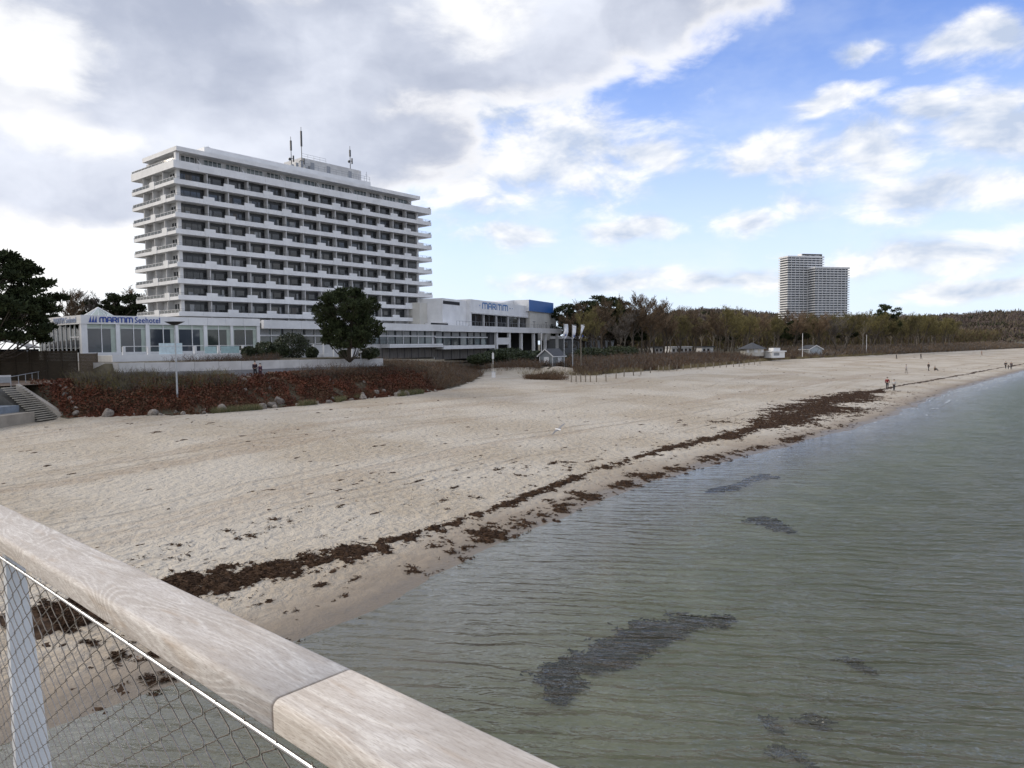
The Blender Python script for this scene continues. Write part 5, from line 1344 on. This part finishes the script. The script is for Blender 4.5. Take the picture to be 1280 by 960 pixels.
for i, (px, Y, r, h, l) in enumerate(((622, 150, 3.2, 2.9, 'green hedge mound below the open colonnade, leftmost'), (637, 152, 3.6, 3.2, 'green hedge mound below the middle of the colonnade'), (652, 146, 3.4, 2.6, 'green hedge mound behind the beach access path'), (668, 150, 3.2, 2.6, 'green hedge mound just left of the grey beach hut'), (690, 158, 3.4, 2.4, 'low green hedge behind the grey beach hut'), (600, 140, 2.6, 2.2, 'small green hedge mound at the right end of the window band'), (738, 170, 4, 3.0, 'dark green hedge behind the rightmost flagpole'), (775, 185, 5, 3.2, 'dark green hedge under the trees right of the flags'))):
    shrub(px, Y, 4.0, r, h, l, HEDGE, 20+i, 3200)
# leafy brown bush at slope foot
p = atz(205, 513, 2.0)
rngb = np.random.default_rng(5); n = 5000; o = rngb.normal(size=(n, 3)); o /= np.linalg.norm(o, axis=1, keepdims=True); o *= (rngb.random(n)**.4)[:, None]*np.array([2.0, .9, .75]); o[:, 2] = np.abs(o[:, 2])
tag(link('brown_bush', quads_mesh('brown_bush', leaves(o, .08, rngb), [mat('dark_brown_leaf', (.022, .014, .012), .9, .3, 3), REDL2], (rngb.random(n) < .15).astype(int)), None, (p.x, p.y, 1.7)), 'dark brown bush at the foot of the slope near the lamp post', 'bush')

# boulders
def boulder_mesh(seed):
    import bmesh
    bm = bmesh.new(); bmesh.ops.create_icosphere(bm, subdivisions=3, radius=1); rr = np.random.default_rng(seed)
    pl = [(Vector(rr.normal(size=3)).normalized(), .62+.25*rr.random()) for _ in range(9)]
    for v in bm.verts:
        c = v.co.copy()
        for nn, dd in pl:
            k = c.dot(nn)
            if k > dd: c -= nn*(k-dd)*.85
        v.co = c*(.95+.1*float(vn(v.co.x*3+seed, v.co.y*3)))
    me = bpy.data.meshes.new('boulder'); bm.to_mesh(me); bm.free(); me.materials.append(STONE); return me
BM = [boulder_mesh(s) for s in range(6)]
rb = random.Random(9); bl = []
for k in range(44):
    t = 27+k*.92+rb.uniform(-.6, .9); bl.append((t, float(vt(t))+rb.uniform(-.3, 1.5), rb.uniform(.14, .36)+.25*(rb.random() < .2), 'toe'))
for k in range(9): u = k/8; bl.append((25.3+rb.random()*.4+u*.4, 72.3+u*5.2, rb.uniform(.22, .38), 'stair'))
for k in range(26): t = rb.uniform(30, 66); bl.append((t, float(vt(t))+rb.uniform(1.6, 6), rb.uniform(.16, .34), 'slope'))
cnt = {'toe': 0, 'stair': 0, 'slope': 0}; bl.sort()
for (t, v, r, kd) in bl:
    X, Y = TV(t, v); o = link('boulder', BM[rb.randrange(6)], None, (X, Y, gz(X, Y)+r*rb.uniform(-.05, .3))); o.rotation_euler = (rb.random()*6, rb.random()*6, rb.random()*6); o.scale = (r*1.15, r, r*.8)
    i = cnt[kd]; cnt[kd] += 1
    size = 'large' if r > .38 else 'small' if r < .25 else 'grey'
    l = {'toe': size+' boulder at the foot of the slope, '+ordinal(i)+' from the beach stairs', 'stair': size+' boulder beside the stair flank, '+ordinal(i)+' from its foot', 'slope': size+' stone up in the red-leaved slope, '+ordinal(i)+' from the left'}[kd]
    tag(o, l, 'boulder', {'toe': 'boulders along the foot of the slope', 'stair': 'boulders beside the stair flank', 'slope': 'stones in the red leaved slope'}[kd])

# ------------------------------------------------------------------ people
def skin_mesh(joints, edges, radii, name, material, sub=1):
    me = bpy.data.meshes.new(name); me.from_pydata([tuple(j) for j in joints], edges, []); ob = bpy.data.objects.new('tmp', me); COL.objects.link(ob)
    ob.modifiers.new('s', 'SKIN'); sm = me.skin_vertices[0].data
    for i, r in enumerate(radii): sm[i].radius = (r, r) if not hasattr(r, '__len__') else r
    sm[0].use_root = True
    m = ob.modifiers.new('u', 'SUBSURF'); m.levels = sub; m.render_levels = sub
    bpy.context.view_layer.update(); dg = bpy.context.evaluated_depsgraph_get(); r = bpy.data.meshes.new_from_object(ob.evaluated_get(dg)); r.name = name
    r.materials.clear(); r.materials.append(material); bpy.data.objects.remove(ob); r.polygons.foreach_set('use_smooth', [True]*len(r.polygons)); return r
def person(px, pb, z, H, top, legs, label, face, stride=.2, pose='walk', hair=(.05, .035, .025), group=None):
    b = atz(px, pb, z); k = H/1.75; s = stride
    K = empty('person', (b.x, b.y, gz(b.x, b.y)), face, label, 'person', group)
    if abs(z-K.location.z) > .5: K.location.z = z
    if pose == 'walk':
        J = [(0, 0, .95), (0, .02, 1.2), (0, .0, 1.42), (0, -.01, 1.52), (0, -.03, 1.66), (.19, 0, 1.40), (-.19, 0, 1.40), (.25, s*.5, 1.14), (-.25, -s*.5, 1.14), (.24, s*.6-.12, .92), (-.24, -s*.5-.10, .92), (.09, 0, .90), (-.09, 0, .90), (.10, -s*.5-.05, .50), (-.10, s*.4-.03, .50), (.10, -s, .08), (-.10, s, .10), (.10, -s-.15, .04), (-.10, s-.14, .04)]
    else: # sitting on the ground, knees drawn up
        J = [(0, 0, .14), (0, .04, .38), (0, .02, .60), (0, 0, .70), (0, -.03, .84), (.19, 0, .58), (-.19, 0, .58), (.27, -.12, .36), (-.27, -.12, .36), (.14, -.36, .44), (-.14, -.36, .44), (.1, -.04, .12), (-.1, -.04, .12), (.12, -.45, .42), (-.12, -.45, .42), (.12, -.62, .08), (-.12, -.62, .08), (.12, -.76, .04), (-.12, -.76, .04)]
    J = [Vector(j)*k for j in J]
    Ed = [(0, 1), (1, 2), (2, 3), (3, 4), (2, 5), (2, 6), (5, 7), (6, 8), (7, 9), (8, 10), (0, 11), (0, 12), (11, 13), (12, 14), (13, 15), (14, 16), (15, 17), (16, 18)]
    R = [.12, .125, .11, .052, .098, .055, .055, .042, .042, .035, .035, .085, .085, .06, .06, .042, .042, .035, .035]
    link('body', skin_mesh(J, Ed, [r*k for r in R], 'body', SKIN), K)
    def sub(idx, rad, name, m):
        mp = {a: i for i, a in enumerate(idx)}; e = [(mp[a], mp[c]) for a, c in Ed if a in mp and c in mp]
        return link(name, skin_mesh([J[i] for i in idx], e, [r*k for r in rad], name, m), K)
    mt = mat('coat_%d_%d_%d' % tuple(int(c*99) for c in top), top, .85, .15, 4); ml = mat('trousers_%d_%d_%d' % tuple(int(c*99) for c in legs), legs, .85, .15, 4)
    sub([0, 1, 2, 5, 6, 7, 8, 9, 10], [.155, .16, .15, .085, .085, .065, .065, .05, .05], 'jacket', mt)
    sub([0, 11, 12, 13, 14, 15, 16], [.13, .10, .10, .075, .075, .06, .06], 'trousers', ml)
    h = MB(); c = J[4]+Vector((0, .02, .035))*k
    n = 8
    for i in range(5):
        a = i/4*pi*.55
        for j in range(n): q = 2*pi*j/n; h.v.append((c.x+.112*k*sin(a)*cos(q), c.y+.118*k*sin(a)*sin(q), c.z+.105*k*cos(a)))
    for i in range(4):
        for j in range(n): a = i*n+j; h.face((a, i*n+(j+1) % n, (i+1)*n+(j+1) % n, a+n))
    h.build('hair', mat('hair_%d' % int(hair[0]*100), hair, .7), K, smooth=True)
    f = MB(); [f.box(J[t_].x-.05*k, J[t_].x+.05*k, J[t_].y-.09*k, J[t_].y+.16*k, 0., .09*k) for t_ in (17, 18)]; f.build('shoes', DARK, K)
    return K
DK = (.02, .02, .026); NV = (.02, .022, .04)
person(319, 472, 4.67, 1.82, (.025, .012, .02), DK, 'taller of two people in dark coats walking close together past the retaining wall', .8, .1)
person(325.5, 472, 4.67, 1.66, (.05, .018, .035), (.05, .02, .03), 'shorter of the two people in dark coats by the retaining wall, wine red coat', 1.0, .15)
person(206.5, 470.5, 4.67, 1.70, (.03, .035, .03), DK, 'person in a dark green jacket walking behind the brush near the tall lamp post', 1.4, .2)
person(133, 472, 4.67, 1.72, (.55, .53, .48), DK, 'person in a cream jacket on the promenade below the short board fence', 1.2, .2)
person(1109, 483, .9, 1.85, (.16, .012, .015), DK, 'person in a red jacket walking along the beach by the dark seaweed', 2.6, .2)
person(1117.5, 484, .9, 1.62, (.50, .50, .50), DK, 'person in a white top and dark trousers next to the one in red', 2.4, .2)
person(1132.5, 466.5, 1.2, 1.72, (.50, .45, .42), (.30, .27, .24), 'person dressed all in pale clothes in the middle of the far beach', .4, .15)
person(1160.5, 463.5, 1.3, 1.72, DK, DK, 'person in black standing beside the one sitting on the far beach', 1.6, .1)
person(1168.5, 463, 1.3, 1.75, (.16, .13, .09), DK, 'person in brown sitting on the sand of the far beach', .3, pose='sit')
person(1120.5, 447, 2.0, 1.7, DK, DK, 'dark figure at the foot of the scrub, left of the far beach', .9, .1)
person(1151, 448.5, 2.0, 1.75, DK, DK, 'dark figure near the scrub edge, right of the one at its foot', .5, .15)
person(1227, 444, 2.2, 1.6, (.35, .22, .16), (.30, .20, .15), 'person in reddish beige clothes below the bright white cabin', .5, .15)
person(1257, 458.5, .8, 1.8, DK, DK, 'leftmost of three people on the far waterline, in black', 2.2, .2)
person(1260.5, 459, .8, 1.15, DK, DK, 'child between two adults on the far waterline', 2.3, .15)
person(1264, 459, .8, 1.8, NV, DK, 'rightmost of three people on the far waterline, in dark blue', 2.5, .2)

# flying gull
def gull():
    p = at(698, 537, 40); K = empty('gull', p, .7, 'white and grey gull gliding low over the sand', 'gull'); K.rotation_euler = (.15, -.5, .7)
    b = skin_mesh([(0, 0, 0), (0, -.14, .01), (0, -.22, .03), (0, .16, 0), (0, .26, 0)], [(0, 1), (1, 2), (0, 3), (3, 4)], [.06, .05, .035, .045, .02], 'body', mat('gull_white', (.7, .7, .7), .7)); link('body', b, K)
    for s in (-1, 1):
        w = MB(); P = [(0.03*s, -.08, .02), (.28*s, -.14, .12), (.62*s, -.02, .05), (.30*s, .02, .115), (.03*s, .09, .02)]
        w.v += P+[(a, c, d-.015) for a, c, d in P]; w.face((0, 1, 2, 3, 4)); w.face((9, 8, 7, 6, 5)); [w.face((i, i+5, (i+1) % 5+5, (i+1) % 5)) for i in range(5)]
        w.build('wing', mat('gull_grey', (.20, .20, .21), .7), K)
    MB().tube([(0, -.25, .028), (0, -.30, .02)], [.012, .004], 5).build('beak', mat('beak_yellow', (.5, .3, .04), .5), K)
gull()

# ------------------------------------------------------------------ pier railing in the foreground
RD = Vector((-.73328, .67929, -.02935)).normalized(); RN = Vector((-RD.y, RD.x, 0)).normalized()*-1     # RN: outwards over the water
if RN.y < 0: RN = -RN
def railing():
    J = atz(339, 875, 8-.5425)                                   # inner top edge at the joint
    K = empty('pier_railing', (J.x, J.y, J.z-1.1), 0, 'weathered wooden pier handrail with steel wire net infill in the foreground', 'railing')
    o0 = K.location.copy(); W, Hh = .150, .052; UPV = RD.cross(RN); UPV = -UPV if UPV.z < 0 else UPV
    def wp(s, n, u): return J+RD*s+RN*n+UPV*u-o0
    def timber(s0, s1):
        prof = []; r = .013
        for (cx, cy, a0) in ((W-r, -r, 90), (r, -r, 180), (r, -Hh+.006, 270), (W-r, -Hh+.006, 0)):
            pass
        # rounded rectangle, walking from outer top to inner top to inner bottom to outer bottom
        def arc(cx, cy, rr, a0, a1, n=6): return [(cx+rr*cos(radians(a0+(a1-a0)*i/n)), cy+rr*sin(radians(a0+(a1-a0)*i/n))) for i in range(n+1)]
        prof = arc(W-r, -r, r, 0, 90)+arc(r, -r, r, 90, 180)+arc(.006, -Hh+.006, .006, 180, 270)+arc(W-.006, -Hh+.006, .006, 270, 360)
        m = MB(); n = len(prof); e = .0015
        ss = [s0, s0+e]+[s0+(s1-s0)*k/10 for k in range(1, 10)]+[s1-e, s1]
        for i, s in enumerate(ss):
            sh = e if i in (0, len(ss)-1) else 0
            for (a, c) in prof:
                m.v.append(tuple(wp(s, a+(sh if a < W/2 else -sh), c+(-sh if c > -Hh/2 else sh))))
        for i in range(len(ss)-1):
            for k in range(n): m.face((i*n+k, i*n+(k+1) % n, (i+1)*n+(k+1) % n, (i+1)*n+k))
        m.face(list(range(n))); m.face([(len(ss)-1)*n+k for k in range(n)][::-1])
        o = m.build('handrail', WOOD, K, smooth=False)
        me = o.data
        import bmesh
        bm = bmesh.new(); bm.from_mesh(me); bmesh.ops.recalc_face_normals(bm, faces=bm.faces); bm.to_mesh(me); bm.free()
        for p in me.polygons: p.use_smooth = len(p.vertices) == 4
        uv = me.uv_layers.new(name='grain')
        for p in me.polygons:
            for li in p.loop_indices:
                q = Vector(me.vertices[me.loops[li].vertex_index].co)+o0-J; uv.data[li].uv = (q.dot(RD)+s0*.37, q.dot(RN)+q.dot(UPV)*.8)
        return o
    timber(.003, 2.55); timber(2.556, 5.1); timber(5.106, 7.65); timber(-2.55, -.003); timber(-5.1, -2.556); timber(-7.65, -5.106)
    # steel flat under the timber, tension rod
    m = MB()
    m.hull8([wp(-7.6, .045, -Hh-.012), wp(7.6, .045, -Hh-.012), wp(7.6, .105, -Hh-.012), wp(-7.6, .105, -Hh-.012), wp(-7.6, .045, -Hh-.001), wp(7.6, .045, -Hh-.001), wp(7.6, .105, -Hh-.001), wp(-7.6, .105, -Hh-.001)]); m.build('support_bar', DARK, K)
    rz_ = -Hh-.020; rn = .006
    MB().tube([wp(-7.6, rn, rz_), wp(7.6, rn, rz_)], .0042, 10).build('tension_rod', STEEL, K)
    # net: diamonds 104 x 60 mm, each rope zigzags with short twisted nodes
    net = MB(); A, B = .104, .060; z_top = rz_-.006; rope = .00135
    def P(s, zz, off=0.): 
        return wp(s, rn+off, 0)+Vector((0, 0, 1))*(zz)
    nrow = 15; S0, S1 = -5.2, 5.8
    ncol = int((S1-S0)/A)
    z0 = z_top
    for c in range(ncol):
        for side in (0, 1):
            pts = []
            for k in range(nrow*2+1):
                zz = z0-k*B/2
                # rope side 0 runs c, c+.5, c ... ; side 1 mirrored
                s = S0+c*A+(A/2 if (k % 2) else 0)*(1 if side == 0 else -1)
                nd = .010
                pull = A*.045*(1 if (k % 2) == side else -1)*0
                off = .0012 if side else -.0012
                if k == 0: pts.append(P(s, zz-nd*.2, off))
                else:
                    pts.append(P(s+(A*.07)*(-1 if ((k % 2) == 1) == (side == 0) else 1), zz+nd*.55, off)); pts.append(P(s+(A*.015)*(-1 if ((k % 2) == 1) == (side == 0) else 1), zz, -off)); pts.append(P(s+(A*.07)*(-1 if ((k % 2) == 1) == (side == 0) else 1), zz-nd*.55, off))
            net.tube(pts, rope, 4, cap=False)
    # loops over the rod
    for c in range(ncol): 
        s = S0+c*A; c0 = P(s, z0+.004); net.tube([P(s-.006, z0, .003), P(s-.004, rz_+.0055, -.002), P(s+.004, rz_+.0055, .002), P(s+.006, z0, -.003)], .0013, 5)
    net.build('wire_net', ROPE, K)
    PS = 1.9
    # posts: tapered flat blades
    for s in (PS, PS-2.6, PS+2.6, PS-5.2, PS-7.8, PS+5.2):
        pb = MB()
        def q(s_, n_, z_): v = wp(s_, n_, -Hh-.013); return (v.x, v.y, v.z+z_)
        pb.hull8([q(s-.02, .045, -1.05), q(s+.02, .045, -1.05), q(s+.02, .165, -1.05), q(s-.02, .165, -1.05), q(s-.02, .045, 0), q(s+.02, .045, 0), q(s+.02, .095, 0), q(s-.02, .095, 0)]).build('post', POSTM, K)
    # bottom edging
    MB().hull8([wp(-7.6, .0, -1.14), wp(7.6, .0, -1.14), wp(7.6, .05, -1.14), wp(-7.6, .05, -1.14), wp(-7.6, .0, -1.09), wp(7.6, .0, -1.09), wp(7.6, .05, -1.09), wp(-7.6, .05, -1.09)]).build('bottom_rail', GALV, K)
    # deck under the walkway
    d = empty('pier_deck', (J.x, J.y, 0), 0, 'planked pier deck under the camera', 'pier'); dz = J.z-1.12
    m = MB(); d0 = d.location
    for k in range(130):
        s = -7.5+k*.125
        f = lambda a, b, z: tuple(J+RD*a+RN*b+Vector((0, 0, z))-d0-Vector((0, 0, 0)))
        m.hull8([f(s, -3.2, -1.26), f(s+.119, -3.2, -1.26), f(s+.119, .0-.01, -1.26), f(s, .0-.01, -1.26), f(s, -3.2, -1.20), f(s+.119, -3.2, -1.20), f(s+.119, -.01, -1.20), f(s, -.01, -1.20)])
    m.build('planks', TIMBER, d)
    MB().tube([tuple(J+RD*1-RN*1.5+Vector((0, 0, -9.5))-d0), tuple(J+RD*1-RN*1.5+Vector((0, 0, -1.3))-d0)], .2, 12).build('pile', GALV, d)
def wood_material():
    m = bpy.data.materials.new('weathered_teak'); m.use_nodes = True; t = m.node_tree; b = t.nodes['Principled BSDF']
    uvn = t.nodes.new('ShaderNodeUVMap'); uvn.uv_map = 'grain'; uv = E(t, uvn.outputs[0])
    # growth rings: distort across the grain at low frequency
    w = noise(t, vmath(t, 'MULTIPLY', uv, (1.7, 7., 1)), 1., 1.5, .4, .5)
    u_, v_, _ = sep(t, uv)
    rings = ((v_*60. + w*150.)._m('SINE')*.5+.5)._m('POWER', 3.)
    rings = rings*noise(t, vmath(t, 'MULTIPLY', uv, (2, 9, 1)), 1., 2).step(.36, .58)
    fib = noise(t, vmath(t, 'MULTIPLY', uv, (45., 480., 1)), 1., 5, .72)
    fib2 = noise(t, vmath(t, 'MULTIPLY', uv, (22., 190., 1)), 1., 4, .65, .6)
    blot = noise(t, vmath(t, 'MULTIPLY', uv, (3., 14., 1)), 1., 4, .6)
    c = mixc(t, blot.step(.35, .65), (.52, .475, .425), (.66, .62, .575))
    c = mixc(t, noise(t, vmath(t, 'MULTIPLY', uv, (2., 11., 1)), 2.1, 3).step(.55, .72)*.5, c, (.50, .38, .27))
    c = mixc(t, rings*.5, c, (.76, .72, .66)); c = mixc(t, (rings*-1.+1.)._m('POWER', 6.)*.16, c, (.36, .30, .25))
    c = mixc(t, fib2.step(.40, .60, 1., 0.)*.35, c, (.36, .305, .26))
    c = mixc(t, fib.step(.34, .50, 1., 0.)*.6, c, (.27, .22, .18))
    sp = noise(t, vmath(t, 'MULTIPLY', uv, (60, 90, 1)), 1., 2).step(.74, .80); c = mixc(t, sp*.5, c, (.20, .17, .15))
    crack = noise(t, vmath(t, 'MULTIPLY', uv, (5., 260., 1)), 1., 2, .5, .2).step(.70, .76); c = mixc(t, crack*.7, c, (.14, .11, .09))
    t.links.new(c.k, b.inputs['Base Color']); b.inputs['Roughness'].default_value = .8; b.inputs['Specular IOR Level'].default_value = .25
    bn = t.nodes.new('ShaderNodeBump'); bn.inputs['Strength'].default_value = .6; bn.inputs['Distance'].default_value = .0012; h = fib*1.+fib2*.8+rings*.3; t.links.new(h.k, bn.inputs['Height']); t.links.new(bn.outputs[0], b.inputs['Normal'])
    return m
WOOD = wood_material()
railing()
print('objects', len(bpy.data.objects), 'trees', NT)
